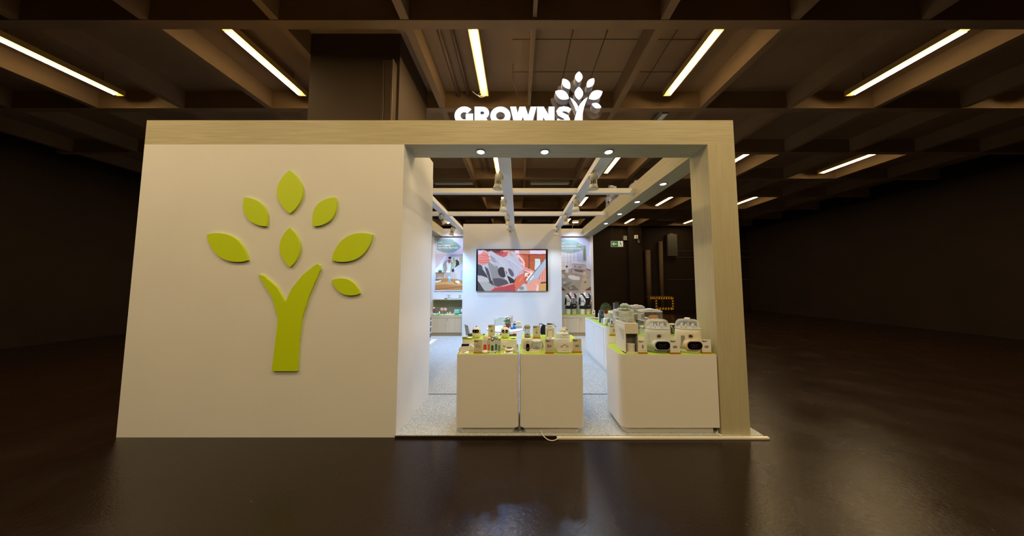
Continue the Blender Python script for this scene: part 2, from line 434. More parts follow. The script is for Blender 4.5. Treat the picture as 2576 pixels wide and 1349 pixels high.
# hazard-taped frame
t0 = at(1650, 779, 15.5)
t = thing('hazard_frame', 'frame wrapped in yellow and black hazard tape standing in the dark hall', 'barrier', (t0.x, 15.5, 0))
s_ = 15.5 / 640
def tape(x0, x1, z0, z1, n, vert=False):
    b1 = MB(); b1.mi = 0; b1.box(x0, x1, -0.02, 0.02, z0, z1); b1.mi = 1
    for k in range(n):
        if vert:
            a = z0 + (z1 - z0) * k / n; h = (z1 - z0) / n * 0.5; b1.prism([(x0, a), (x1, a + h * .6), (x1, a + h * 1.6), (x0, a + h)], -0.026, -0.02)
        else:
            a = x0 + (x1 - x0) * k / n; h = (x1 - x0) / n * 0.55; b1.prism([(a, z0), (a + h, z0), (a + h * 1.3, z1), (a + h * .3, z1)], -0.026, -0.02)
    return b1.build('taped_bar', [matblack, yellow], t)
zz0 = at(1650, 779, 15.5).z; zz1 = at(1650, 747, 15.5).z
xa, xb = at(1648, 700, 15.5).x - t0.x, at(1690, 700, 15.5).x - t0.x
tape(xa, xb, zz1 - .13, zz1, 7); tape(xa, xb, zz0, zz0 + .13, 6)
tape(xa - .04, xa + .06, zz0, zz1, 5, True); tape(xb - .06, xb + .04, zz0, zz1, 5, True)
tape(xa - .36, xa - .04, zz1 - .12, zz1 - .01, 4)
MB().box(xa - .36, xb, -0.03, 0.5, zz1, zz1 + .03).build('top_board', hall, t)
for x in (xa, xb): MB().box(x - .03, x + .03, 0.03, 0.08, 0, zz0).build('leg', hallw, t)

# ================================================================ the stand
struct(MB().box(-1.405, 2.80, 3.02, 4.12, 0, 0.03).box(-4.6, 2.80, 4.1, 9.3, 0, 0.03).build('floor', carpet), 'pale grey speckled carpet platform of the stand')
struct(MB().box(0.44, 2.84, 2.985, 3.018, 0, 0.024, 0.004).build('trim_1', ivory), 'white edging strip along the front of the carpet')
struct(MB().box(-1.40, 0.44, 3.012, 3.02, 0, 0.022).build('trim_16', hallw), 'dark edge of the carpet platform')
wl = struct(MB().box(-4.6, -1.40, 3.03, 4.1, 0.0, 3.47).box(-4.6, -1.405, 3.36, 4.1, 3.47, 3.76).build('wall_left', wallw), 'tall white front wall of the stand with the lime green tree')
struct(MB().box(-1.84, 1.45, 8.45, 8.6, 0.03, 3.78).build('wall_centre', wallw), 'free-standing white wall carrying the big screen')
struct(MB().box(-3.05, 2.66, 9.1, 9.2, 0.03, 3.73).build('wall_back', wallw), 'white back wall of the stand behind the screen wall')
struct(MB().box(-2.72, 2.335, 9.0, 9.1, 3.47, 3.74).build('trim_2', wallw), 'white fascia along the top of the back wall')
for x0, x1 in ((-3.05, -2.98), (2.59, 2.66)): struct(MB().box(x0, x1, 8.95, 9.1, 0.03, 3.47).build('trim_3', wallw), 'white end post of the back wall')
# oak portal
struct(MB().box(-4.6, 2.665, 3.03, 3.36, 3.47, 3.78).build('trim_4', woodx), 'pale oak front beam carrying the illuminated sign')
struct(MB().box(2.335, 2.665, 3.03, 3.36, 0.0, 3.47).build('trim_5', woodz), 'pale oak post at the right end of the front beam')
struct(MB().box(2.335, 2.665, 3.36, 9.1, 3.47, 3.78).build('trim_6', woody), 'pale oak side beam running to the back on the right')
struct(MB().box(-3.05, -2.72, 5.6, 9.1, 3.47, 3.78).build('trim_7', woody), 'pale oak side beam running to the back on the left')
# white beam grid
g = MB().box(-0.295, -0.108, 3.36, 8.45, 3.57, 3.67); struct(g.build('trim_8', wallw), 'white central overhead beam running to the screen wall')
struct(MB().box(1.19, 1.385, 3.36, 8.6, 3.57, 3.67).build('trim_9', wallw), 'white right overhead beam')
struct(MB().box(-2.02, -1.85, 4.1, 9.0, 3.57, 3.67).build('trim_10', wallw), 'white left overhead beam')
for n_, (y, xl) in enumerate(((4.97, -2.02), (6.60, -2.72))):
    for a, b in ((xl, -2.02), (-1.85, -0.295), (-0.108, 1.19), (1.385, 2.335)):
        if b - a > .05: struct(MB().box(a, b, y, y + 0.11, 3.572, 3.668).build('trim_%d' % (11 + n_), wallw), 'white crosswise overhead beam')

# ---- tree logo pieces in photo pixels of the white wall
def leaf_poly(a, b, wd, n=12, skew=0.0):
    a = Vector(a); b = Vector(b); d = b - a; L_ = d.length; d.normalize(); nn = Vector((-d.y, d.x)); out = []
    for i in range(n + 1):
        t = i / n; k = math.sin(PI * (t ** (1.0 + skew))) ** 0.78
        out.append(a + d * L_ * t + nn * wd / 2 * k)
    for i in range(n - 1, 0, -1):
        t = i / n; k = math.sin(PI * (t ** (1.0 - skew))) ** 0.78
        out.append(a + d * L_ * t - nn * wd / 2 * k)
    return [(p.x, p.y) for p in out]
AX = 733.0
wall_leaves = [((847, 498), (792, 570), 50), ((940, 591), (838, 655), 60), ((908, 738), (838, 705), 38),
               ((733, 430), (733, 538), 64), ((733, 574), (733, 672), 51),
               ((619, 498), (674, 570), 50), ((526, 591), (628, 655), 60)]
logo = thing('tree_emblem', 'big lime green tree emblem with trunk and leaves on the white wall', 'emblem', (at(AX, 700, 3.03).x, 3.03, 0.0))
ox = logo.location.x
def wp(p): q = at(p[0], p[1], 3.03); return (q.x - ox, q.z)
for a, b, wd in wall_leaves:
    MB().prism([wp(p) for p in leaf_poly(a, b, wd)], -0.024, -0.002).build('leaf', lime, logo)
trunk = [(795, 668), (802, 664), (808, 668), (809, 678), (800, 700), (780, 745), (763, 800), (755, 860), (751, 932), (688, 932), (697, 860), (704, 800), (690, 750), (668, 715), (655, 690), (668, 694), (700, 722), (722, 760), (738, 726), (765, 692)]
MB().prism([wp(p) for p in trunk], -0.024, -0.002).build('trunk', lime, logo)

# ================================================================ illuminated sign
ZS = 3.78
SC = at(1130, 310, 3.05)
def sg(x, y):
    q = at(1120 + x / 5.6214, 160 + y / 5.6208, 3.05); return (q.x - SC.x, q.z - ZS)
K = (at(1200, 300, 3.05).x - at(1199, 300, 3.05).x) / 5.62
def arc(cx, cy, rx, ry, a0, a1, n=18): return [sg(cx + rx * math.cos(math.radians(a0 + (a1 - a0) * i / n)), cy - ry * math.sin(math.radians(a0 + (a1 - a0) * i / n))) for i in range(n + 1)]
sign = thing('illuminated_sign', 'glowing white GROWNSY letters and tree on top of the oak beam', 'sign', (SC.x, 3.05, ZS))
W1 = 84 * K
def letter(fn, nm='letter'):
    b = MB(); fn(b); b.build(nm, [signs, signm], sign, fix=False)
D0, D1 = 0.0, 0.09
BASE = 868
def Gf(b):
    b.stroke(arc(270, 736, 96, 92, 42, 318, 26), W1, D0, D1)
    b.stroke([sg(352, 705), sg(352, BASE)], W1, D0, D1); b.stroke([sg(290, 742), sg(392, 742)], W1 * .85, D0 + .0004, D1)
def slant(b, p, q, wx, off=0.0):
    h = wx / 2
    b.prism([sg(p[0] - h, p[1]), sg(p[0] + h, p[1]), sg(q[0] + h, q[1]), sg(q[0] - h, q[1])], D0 + off, D1, 'XZ', 1)
def Rf(b):
    b.stroke([sg(457, 606), sg(457, BASE)], W1, D0, D1)
    b.stroke([sg(457, 641)] + arc(530, 695, 56, 54, 90, -90, 14) + [sg(457, 749)], 70 * K, D0 + .0004, D1)
    slant(b, (515, 735), (594, BASE), 92, .0008)
def Of(b): b.stroke(arc(781, 736, 104, 93, 0, 347, 27), W1 * .94, D0, D1, closed=True)
def Wf(b):
    for i, (p, q) in enumerate((((960, 606), (1022, BASE)), ((1022, BASE), (1092, 606)), ((1092, 606), (1178, BASE)), ((1178, BASE), (1250, 606)))):
        slant(b, p, q, 84, .0004 * i)
def Nf(b):
    b.stroke([sg(1341, 606), sg(1341, BASE)], W1, D0, D1); b.stroke([sg(1504, 606), sg(1504, BASE)], W1, D0, D1); slant(b, (1345, 606), (1500, BASE), 96, .0004)
def Sf(b):
    b.stroke([sg(1765, 668), sg(1730, 645), sg(1680, 636), sg(1630, 645), sg(1610, 672), sg(1622, 705), sg(1668, 732), sg(1712, 752), sg(1726, 785), sg(1708, 818), sg(1665, 832), sg(1615, 825), sg(1575, 800)], 72 * K, D0, D1)
for f in (Gf, Rf, Of, Wf, Nf, Sf): letter(f)
LV = (((1893, 108), (1885, 265), 108), ((1660, 210), (1762, 356), 104), ((2105, 205), (2005, 336), 96), ((1556, 388), (1750, 492), 128),
                 ((1890, 325), (1890, 512), 122), ((2225, 390), (2030, 494), 128), ((2072, 566), (2208, 618), 74))
for a, b, wd in LV:
    letter(lambda q: q.prism([sg(*p) for p in leaf_poly(a, b, wd)], D0, D1, 'XZ', 1), 'leaf')
letter(lambda q: q.prism([sg(*p) for p in ((2016, 470), (1990, 540), (1962, 620), (1945, 700), (1942, 780), (1952, 868), (1816, 868), (1835, 760), (1862, 660), (1905, 570), (1960, 505))], D0, D1, 'XZ', 1), 'trunk')
letter(lambda q: q.prism([sg(*p) for p in ((1762, 472), (1810, 505), (1850, 548), (1882, 600), (1866, 640), (1850, 676), (1832, 620), (1800, 550))], D0 + .0005, D1, 'XZ', 1), 'branch')
for a, b, wd in LV:
    A_, B_ = Vector(a), Vector(b); d_ = (B_ - A_).normalized() * 34
    MB().prism([sg(p[0] - 18, p[1] + 26) for p in leaf_poly(A_ - d_, B_ + d_, wd + 62)], D1 + .03, D1 + .036).build('clear_backing', acry, sign)
s2 = dup(sign, (2.60, 5.15, ZS), PI / 2, 'same letters and tree sign seen from behind on the right side beam, unlit side')

# LED downlights
def downlight(x, y, lab, grp):
    t = thing('downlight', lab, 'downlight', (x, y, 3.47), 0, grp)
    MB().lathe([(.045, 0), (.062, 0), (.066, -.006), (.045, -.008)], n=24).build('ring', ivory, t)
    MB().lathe([(0, -.010), (.046, -.009), (.046, -.003), (0, -.003)], n=24).build('lens', downm, t)
    spot((x, y, 3.45), (x, y, 0), E_DOWN, COOL, 130, 0.9, 0.04, 'downlight_beam')
for i, x in enumerate((-0.483, 0.347, 1.178)): downlight(x, 3.20, ('left', 'middle', 'right')[i] + ' one of three small round lights under the front oak beam', 'downlights under the front beam')
for i, y in enumerate((4.26, 5.21, 6.13, 7.1)): downlight(2.49, y, ('nearest', 'second nearest', 'third', 'farthest')[i] + ' round light under the right oak side beam', 'downlights under the side beam')

# par spotlights
def par_can(lens=None):
    t = thing('spotlight', '', 'spotlight', (0, 0, 0), 0, 'white track spotlights on the overhead beams')
    MB().tube([(0, 0, 0), (0, 0, -.06)], .011, 8).tube([(0, 0, -.03), (-.05, 0, -.045), (-.066, 0, -.08), (-.068, 0, -.13)], .006, 6).tube([(0, 0, -.03), (.05, 0, -.045), (.066, 0, -.08), (.068, 0, -.13)], .006, 6).build('bracket', metal, t)
    MB().lathe([(0, -.05), (.054, -.052), (.058, -.06), (.058, -.155)], n=24).build('body', ivory, t)
    b = MB().lathe([(.044, -.15), (.048, -.22)], n=24); b.build('heat_sink_core', dgrey, t)
    b = MB()
    for k in range(12):
        a = 2 * PI * k / 12; b.add(bm_box(.010, .012, .075), Matrix.Rotation(a, 4, 'Z') @ Matrix.Translation((.055, 0, -.187)))
    b.build('heat_sink_fins', ivory, t)
    MB().lathe([(.058, -.215), (.064, -.23), (.074, -.265), (.082, -.29), (.077, -.295), (.062, -.275)], n=28).build('shade', ivory, t)
    MB().lathe([(0, -.262), (.066, -.266), (.070, -.278), (.03, -.270), (0, -.268)], n=24).build('lens', lens or lensd, t)
    return t
def bm_box(x, y, z):
    t = bmesh.new(); bmesh.ops.create_cube(t, size=1)
    for v in t.verts: v.co = Vector((v.co.x * x, v.co.y * y, v.co.z * z))
    return t
pc0 = None
PARS = []
for row, (x, ys) in enumerate(((-0.30, (4.0, 5.25, 6.45, 7.9)), (1.215, (4.0, 5.25, 6.45, 7.9)), (-2.03, (6.45, 7.9)))):
    for k, y in enumerate(ys):
        PARS.append((x, y, row, k + (2 if row == 2 else 0)))
ROT = {(0, 0): (0.12, 0.10), (0, 1): (0.0, 0.04), (0, 2): (0.1, -0.2), (0, 3): (0.0, -0.3), (1, 0): (0.1, -0.02), (1, 1): (0, 0.0), (1, 2): (0.15, -.1), (1, 3): (0, 0.05), (2, 2): (0.35, -0.5), (2, 3): (0.1, 0.25)}
for x, y, row, k in PARS:
    if row == 2 and k == 2: pc0 = None
    o = par_can(lensm if row == 2 else lensd) if pc0 is None else dup(pc0)
    pc0 = pc0 or o
    o.location = (x, y, 3.575)
    rx, ry = ROT[(row, k)]; o.rotation_euler = (rx, ry, 0)
    o['label'] = '%s white spotlight hanging from the %s white overhead beam' % (('nearest', 'second', 'third', 'farthest')[k] if row < 2 else ('', '', 'nearer', 'farther')[k], ('central', 'right', 'left')[row])
    d = Matrix.Rotation(ry, 4, 'Y') @ Matrix.Rotation(rx, 4, 'X') @ Vector((0, 0, -1))
    p = Vector((x, y, 3.575)) + d * 0.32
    spot(p, p + d, E_SPOT * (2.5 if row == 2 else 0.85 if row == 0 else 0.7) * (0.55 if k == 0 and row < 2 else 0.6 if k == 3 and row < 2 else 1.0), NEUT if row == 1 else COOL, 120, 0.8, 0.05, 'par_beam')
# arm floodlights over the posters
for i, (x, lab) in enumerate(((-2.35, 'small white arm lamp above the left poster'), (1.95, 'small white arm lamp above the right poster'))):
    t = thing('arm_lamp', lab, 'arm lamp', (x, 9.0, 3.74), 0, 'arm lamps above the posters')
    MB().tube([(0, 0, -.02), (0, -.02, .1), (0, -.45, .14)], .01, 8).build('arm', metal, t)
    MB().box(-.10, .10, -.56, -.42, .10, .16, .008).build('head', ivory, t)
    MB().box(-.09, .09, -.55, -.43, .095, .10).build('lens', lensm, t)
    spot((x, 8.51, 3.80), (x, 9.05, 1.9), E_FLOOD, (0.5, 0.6, 1.0), 115, 0.7, 0.08, 'flood_beam')

# ================================================================ pictures painted as coloured grids
def inside(px, py, poly):
    r = np.zeros(px.shape, bool); n = len(poly)
    for i in range(n):
        x1, y1 = poly[i]; x2, y2 = poly[(i + 1) % n]
        if y1 == y2: continue
        c = ((y1 > py) != (y2 > py)) & (px < (x2 - x1) * (py - y1) / (y2 - y1) + x1); r ^= c
    return r
def ell(cx, cy, rx, ry, n=20, rot=0):
    o = []
    for i in range(n):
        a = 2 * PI * i / n; x = rx * math.cos(a); y = ry * math.sin(a)
        o.append((cx + x * math.cos(rot) - y * math.sin(rot), cy + x * math.sin(rot) + y * math.cos(rot)))
    return o
def seg(a, b, wd):
    a = Vector(a); b = Vector(b); d = (b - a).normalized(); n = Vector((-d.y, d.x)) * wd / 2
    return [tuple(a + n), tuple(b + n), tuple(b - n), tuple(a - n)]
SG = (138, 164, 148)
def picture(name, m, parent, W_, H_, x0, x1, y0, y1, bg, layers, nx, ny, noise=5, blur=1, y=-0.001, gain=1.0):
    X, Y = np.meshgrid(np.linspace(x0, x1, nx), np.linspace(y1, y0, ny))
    rng = np.random.default_rng(3)
    im = np.zeros((ny, nx, 3)); fy = (Y - y0) / (y1 - y0)
    for c in range(3): im[..., c] = bg[0][c] * (1 - fy) + bg[1][c] * fy
    wob = (x1 - x0) / 700.0
    Xw = X + wob * np.sin(Y / wob / 16) ; Yw = Y + wob * np.sin(X / wob / 19)
    for poly, col in sorted(layers, key=lambda q: q[1] in (SG, (150, 180, 166))):
        k = inside(Xw, Yw, poly)
        im[k] = col
    im += rng.normal(0, noise, (ny, nx, 1))
    for _ in range(blur):
        p = np.pad(im, ((1, 1), (1, 1), (0, 0)), 'edge')
        im = (p[1:-1, 1:-1] * 2 + p[:-2, 1:-1] + p[2:, 1:-1] + p[1:-1, :-2] + p[1:-1, 2:]) / 6
    im = np.clip(im * gain, 0, 255) / 255.0
    im = np.where(im <= 0.04045, im / 12.92, ((im + 0.055) / 1.055) ** 2.4)
    gx, gz = np.meshgrid(np.linspace(0, W_, nx), np.linspace(0, H_, ny))
    co = np.stack([gx, np.full_like(gx, y), gz], -1).reshape(-1, 3)
    idx = np.arange(nx * ny).reshape(ny, nx)
    q = np.stack([idx[:-1, :-1], idx[:-1, 1:], idx[1:, 1:], idx[1:, :-1]], -1).reshape(-1, 4)
    me = bpy.data.meshes.new(name); me.from_pydata(co.tolist(), [], q.tolist())
    a = me.color_attributes.new('paint', 'FLOAT_COLOR', 'POINT')
    a.data.foreach_set('color', np.concatenate([im, np.ones((ny, nx, 1))], -1).astype(np.float32).ravel())
    me.materials.append(m); o = bpy.data.objects.new(name, me); COL.objects.link(o); o.parent = parent
    return o
def paint_mat(name, emis, rough=0.4):
    m = bpy.data.materials.new(name); m.use_nodes = True; nt = m.node_tree; b = nt.nodes['Principled BSDF']
    at_ = nt.nodes.new('ShaderNodeAttribute'); at_.attribute_name = 'paint'
    b.inputs['Roughness'].default_value = rough
    if emis:
        b.inputs['Base Color'].default_value = (0.01, 0.01, 0.01, 1)
        nt.links.new(at_.outputs['Color'], b.inputs['Emission Color']); b.inputs['Emission Strength'].default_value = emis
    else: nt.links.new(at_.outputs['Color'], b.inputs['Base Color'])
    return m
screenm = paint_mat('screen_picture', 1.0); posterm = paint_mat('printed_poster', 0, 0.5)

# ---- big screen
q0 = at(1198, 732, 8.45); q1 = at(1377.5, 627, 8.45)
TW, TH = q1.x - q0.x, q1.z - q0.z
tv = thing('video_wall', 'large flat screen showing hands, a grey shirt and a tablet', 'screen', (q0.x, 8.449, q0.z))
MB().box(0, TW, -0.055, 0, 0, TH, 0.004).build('frame', black, tv)
SK, SKD, SKL = (222, 130, 116), (176, 78, 74), (240, 190, 190)
SH, SHM, SHD = (188, 192, 214), (140, 142, 152), (58, 58, 64)
tvl = [
 ([(1180, 110), (2050, 110), (2050, 222), (1180, 206)], (228, 210, 240)), ([(1295, 110), (1605, 110), (1600, 235), (1290, 225)], (206, 150, 140)),
 ([(1300, 215), (2050, 215), (2050, 330), (1600, 330)], (150, 70, 44)), ([(1560, 220), (1600, 220), (1595, 700), (1550, 700)], (140, 62, 42)),
 ([(1600, 250), (2050, 250), (2050, 440), (1600, 450)], (176, 88, 56)), ([(1600, 470), (1760, 470), (1730, 700), (1600, 660)], (186, 96, 56)), ([(1420, 250), (1540, 250), (1540, 560), (1480, 560)], (190, 92, 58)),
 ([(140, 110), (520, 110), (520, 200), (140, 230)], (214, 196, 226)), ([(340, 110), (520, 110), (520, 160), (400, 160)], (120, 56, 76)),
 ([(380, 170), (520, 125), (700, 250), (860, 310), (960, 260), (990, 140), (1150, 150), (1230, 240), (1330, 450), (1400, 600), (1400, 700), (1250, 800), (1180, 920), (1080, 1050), (600, 1160), (500, 1255), (340, 1255), (140, 960), (140, 480), (330, 440)], SH),
 ([(380, 460), (480, 440), (700, 560), (760, 800), (900, 900), (950, 1050), (640, 1140), (540, 1060), (470, 800)], SHM),
 ([(480, 240), (620, 330), (690, 480), (560, 440), (480, 330)], (150, 154, 172)),
 ([(140, 500), (240, 530), (430, 880), (560, 1080), (640, 1150), (560, 1140), (430, 1010), (300, 930), (140, 800)], SHD),
 ([(330, 560), (430, 640), (520, 900), (600, 1120), (500, 1000), (400, 820)], (74, 74, 80)),
 ([(560, 900), (760, 900), (940, 950), (1020, 1050), (700, 1140), (600, 1080)], (84, 80, 92)), ([(140, 830), (240, 820), (440, 900), (470, 1010), (300, 1000), (140, 900)], (186, 188, 200)),
 ([(140, 980), (200, 1040), (340, 1255), (140, 1255)], (62, 62, 64)), ([(190, 990), (440, 1010), (620, 1130), (500, 1255), (350, 1255)], (168, 174, 182)),
 (seg((270, 610), (440, 880), 18), (176, 182, 196)), (seg((400, 480), (540, 960), 22), (196, 200, 220)), (seg((430, 400), (640, 560), 16), (210, 212, 236)),
 (ell(830, 730, 120, 150, 24, -0.5), (52, 52, 58)), (ell(1070, 740, 56, 130, 24, -0.5), (92, 94, 112)),
 ([(870, 620), (900, 640), (980, 900), (1040, 1050), (1000, 1050), (930, 880)], (190, 192, 204)),
 ([(960, 820), (1050, 870), (1160, 940), (1150, 1020), (1040, 1050)], (48, 46, 52)),
 (seg((880, 580), (990, 780), 26), (214, 190, 184)),
 (seg((740, 400), (900, 560), 12), (214, 214, 238)), (seg((1010, 340), (1380, 640), 14), (218, 218, 244)), (seg((880, 330), (1100, 560), 10), (160, 164, 190)), (seg((1030, 420), (1300, 620), 9), (156, 160, 188)), (seg((1100, 560), (1180, 860), 12), (160, 166, 196)),
 ([(500, 110), (1000, 110), (960, 255), (880, 300), (800, 280), (680, 240), (560, 150)], (196, 92, 96)), ([(500, 110), (780, 110), (760, 190), (640, 190), (560, 150)], (98, 44, 56)), ([(700, 200), (830, 120), (860, 200), (760, 260)], (170, 70, 78)), ([(840, 110), (1030, 110), (960, 150), (860, 150)], (236, 170, 164)),
 ([(990, 130), (1060, 130), (1150, 290), (1090, 290), (1010, 230)], (196, 166, 160)),
 ([(145, 235), (230, 200), (320, 120), (370, 180), (440, 210), (470, 260), (440, 290), (480, 320), (500, 370), (470, 400), (485, 440), (400, 460), (370, 510), (260, 520), (145, 480)], SK),
 (seg((220, 240), (450, 268), 14), SKD), (seg((200, 330), (470, 300), 10), SKD), (seg((160, 400), (480, 385), 12), SKD), (seg((160, 450), (420, 455), 12), SKD), (ell(450, 245, 24, 22), (250, 206, 200)), (ell(480, 340, 22, 26), (250, 210, 206)),
 ([(1230, 235), (1275, 225), (1420, 370), (1462, 480), (1455, 590), (1600, 640), (1700, 690), (1730, 735), (1600, 750), (1470, 700), (1390, 650), (1400, 560), (1330, 500), (1350, 400), (1240, 330)], SKL),
 (seg((1280, 320), (1400, 480), 26), (206, 130, 140)), (seg((1400, 600), (1690, 700), 12), (190, 96, 100)), (seg((1430, 640), (1600, 690), 10), (180, 84, 90)), (seg((1260, 250), (1380, 350), 22), (250, 214, 224)),
 ([(1460, 745), (1700, 745), (1560, 920), (1520, 1010), (1450, 860)], (238, 236, 226)),
 ([(510, 1255), (600, 1165), (820, 1110), (1150, 1030), (1200, 900), (1300, 800), (1430, 740), (1440, 880), (1520, 800), (1590, 750), (1600, 790), (1540, 870), (1440, 1010), (1340, 1120), (1200, 1255)], (212, 112, 88)),
 ([(510, 1255), (620, 1180), (900, 1130), (1160, 1060), (1200, 1150), (1180, 1255)], (174, 72, 82)), (seg((820, 1120), (1130, 1050), 16), (236, 176, 196)), ([(1200, 880), (1330, 690), (1440, 690), (1420, 760), (1300, 820)], (206, 168, 196)), (seg((1440, 960), (1590, 760), 30), (202, 62, 60)), (ell(1525, 835, 28, 22), (250, 210, 210)), (seg((1140, 1040), (1200, 920), 18), (84, 40, 44)), (seg((1300, 1000), (1400, 860), 24), (234, 150, 110)),
 ([(1745, 352), (1870, 348), (1890, 370), (1892, 520), (1760, 690), (1735, 640)], (206, 226, 240)), (seg((1752, 420), (1880, 420), 8), (180, 205, 225)),
 ([(1515, 1005), (2048, 335), (2048, 600), (1810, 930), (1570, 1080)], (178, 190, 214)), (seg((1510, 1000), (2050, 325), 16), (90, 100, 116)), ([(1600, 930), (1700, 820), (1720, 840), (1620, 960)], (232, 234, 244)), ([(1560, 1000), (1800, 860), (1810, 920), (1580, 1070)], (160, 190, 214)),
 ([(1470, 1055), (1560, 1040), (1700, 940), (1850, 905), (1900, 760), (1960, 690), (1980, 640), (2050, 590), (2050, 985), (1910, 990), (1850, 1150), (1875, 1255), (1545, 1255)], (228, 160, 146)),
 (seg((1900, 780), (1860, 930), 14), (180, 100, 96)), (seg((1960, 700), (1940, 960), 14), (186, 104, 100)), (seg((2020, 640), (2000, 970), 12), (190, 110, 104)), ([(1720, 1030), (1800, 1100), (1760, 1255), (1830, 1255), (1850, 1100)], (242, 206, 210)),
 ([(1870, 1010), (2050, 985), (2050, 1255), (1880, 1255), (1850, 1150)], (206, 158, 96)), (seg((1900, 1030), (2050, 1020), 36), (84, 56, 48)), ([(1215, 1255), (1430, 1040), (1480, 1070), (1540, 1255)], (192, 200, 220)), (ell(1370, 1180, 70, 50), (140, 140, 140))]
for P in ((600, 300), (680, 380), (1000, 420)): tvl.insert(18, (seg(P, (P[0] + 60, P[1] + 160), 14), (166, 170, 192)))
sc_ = picture('picture', screenm, tv, TW * (2050 - 140) / 2010, TH * (1255 - 110) / 1182, 140, 2050, 110, 1255, ((200, 120, 90), (180, 100, 80)), tvl, 430, 250, 4, 2, -0.058)
sc_.location = (TW * 45 / 2010, 0, TH * 3 / 1182)
MB().box(.02, .10, -.057, -.055, TH - .028, TH - .016).box(.16, .26, -.057, -.055, TH - .028, TH - .016).build('screen_marks', mgrey, tv)

# ---- posters
def poster(u0, u1, v0, v1, name, lab, scale, ox_, oy_, bg, layers, texts):
    a = at(u0, v1, 9.098); b = at(u1, v0, 9.098); W_, H_ = b.x - a.x, b.z - a.z
    t = thing(name, lab, 'poster', (a.x, 9.098, a.z))
    MB().box(-.03, W_ + .03, -0.03, 0, -.03, H_ + .03).build('light_frame', white, t)
    X0, X1, Y0, Y1 = (u0 - ox_) * scale, (u1 - ox_) * scale, (v0 - oy_) * scale, (v1 - oy_) * scale
    pic = picture('print', posterm, t, W_, H_, X0, X1, Y0, Y1, bg, layers, 200, 340, 1.5, 1, -0.032, 1.1)
    k = W_ / (X1 - X0)
    for txt, x, y, size, m_ in texts:
        text_mesh(txt, size * k, m_, t, ((x - X0) * k, -0.034, H_ - (y - Y0) * k), 'lettering', bold=size * k * 0.03, sx=0.93)
    # little logo swoosh and bud
    return t, k, X0, Y0, H_
badge = mat('badge_yellow_green', (206, 222, 70), 0.5)
SG = (138, 164, 148)
pl = [([(110, 305), (689, 305), (689, 590), (110, 590)], (196, 200, 226)), ([(130, 312), (415, 312), (520, 385), (600, 450), (570, 500), (460, 560), (350, 577), (240, 560), (130, 512)], SG),
 ([(110, 880), (250, 740), (250, 940), (110, 940)], (222, 226, 244)), ([(150, 840), (290, 620), (330, 640), (240, 760)], (206, 206, 230)),
 ([(385, 600), (689, 600), (689, 1090), (385, 1060)], (170, 170, 188)), ([(420, 650), (630, 640), (630, 900), (420, 900)], (196, 200, 214)), ([(440, 670), (485, 665), (485, 860), (440, 860)], (150, 176, 110)), ([(570, 660), (625, 650), (625, 780), (570, 790)], (176, 196, 160)),
 (seg((430, 650), (430, 900), 10), (230, 232, 244)), (seg((500, 650), (500, 860), 8), (232, 234, 246)), (seg((560, 650), (560, 860), 8), (232, 234, 246)),
 ([(110, 940), (290, 940), (290, 965), (110, 965)], (130, 98, 70)), ([(130, 965), (275, 965), (275, 1020), (130, 1020)], (176, 132, 88)), (seg((140, 960), (140, 1070), 12), (140, 100, 66)), (seg((262, 960), (262, 1050), 10), (140, 100, 66)), (ell(203, 925, 38, 28), (70, 90, 66)), (ell(190, 910, 14, 16), (90, 116, 80)),
 ([(250, 800), (300, 730), (350, 705), (410, 715), (440, 760), (436, 860), (420, 940), (290, 950), (275, 860)], (150, 134, 116)), ([(290, 940), (420, 930), (420, 1060), (300, 1060)], (172, 152, 134)),
 (ell(385, 690, 28, 38), (196, 140, 116)), (ell(387, 665, 30, 20), (34, 28, 30)), (ell(378, 725, 24, 12), (60, 44, 40)),
 ([(325, 760), (350, 735), (400, 745), (415, 800), (400, 930), (330, 920), (335, 850)], (206, 202, 206)), (ell(375, 768, 22, 22), (226, 168, 150)), (ell(375, 752, 22, 12), (120, 80, 70)), (ell(325, 860, 18, 22), (190, 130, 110)),
 ([(320, 915), (400, 912), (400, 940), (320, 940)], (232, 230, 232)),
 ([(500, 820), (560, 785), (600, 800), (610, 900), (590, 1080), (530, 1060), (480, 930)], (196, 184, 178)), ([(486, 720), (520, 700), (560, 730), (575, 790), (520, 830), (490, 850), (505, 780)], (62, 40, 36)), (ell(496, 752, 14, 30), (206, 150, 130)),
 ([(430, 880), (460, 860), (480, 900), (470, 940), (430, 930)], (50, 44, 50)), (ell(470, 945, 24, 18), (206, 150, 130)), ([(410, 960), (520, 960), (530, 1040), (500, 1075), (420, 1060)], (188, 172, 152)), (seg((440, 970), (440, 1060), 6), (160, 140, 120)), (seg((480, 970), (480, 1060), 6), (160, 140, 120)),
 ([(110, 1075), (300, 1050), (560, 1070), (689, 1120), (689, 1268), (110, 1268)], (176, 120, 66)), ([(110, 1130), (420, 1110), (689, 1160), (689, 1190), (300, 1160), (110, 1180)], (206, 150, 84)), (seg((110, 1262), (689, 1200), 10), (130, 84, 46)), ([(110, 1100), (230, 1085), (225, 1110), (140, 1130), (110, 1128)], (222, 216, 206)), ([(110, 1075), (190, 1066), (190, 1084), (110, 1096)], (120, 60, 44)),
 ([(362, 1000), (412, 1000), (412, 1115), (362, 1115)], (128, 156, 196)), ([(370, 1010), (400, 1010), (400, 1060), (370, 1060)], (196, 214, 234)), ([(500, 1100), (560, 1092), (600, 1130), (560, 1150), (505, 1130)], (226, 228, 236)), (seg((470, 1130), (540, 1152), 12), (110, 76, 46))]
t, k, X0, Y0, H_ = poster(1095, 1172, 600.5, 729.5, 'poster', 'tall poster left of the screen wall with a couple, a baby and a table', 7.49, 1080, 560, ((204, 208, 232), (180, 150, 120)), pl,
    (('Care Together.', 150, 447, 44, inkw), ('Less Hassle. Stay Ready.', 150, 494, 44, inkw)))
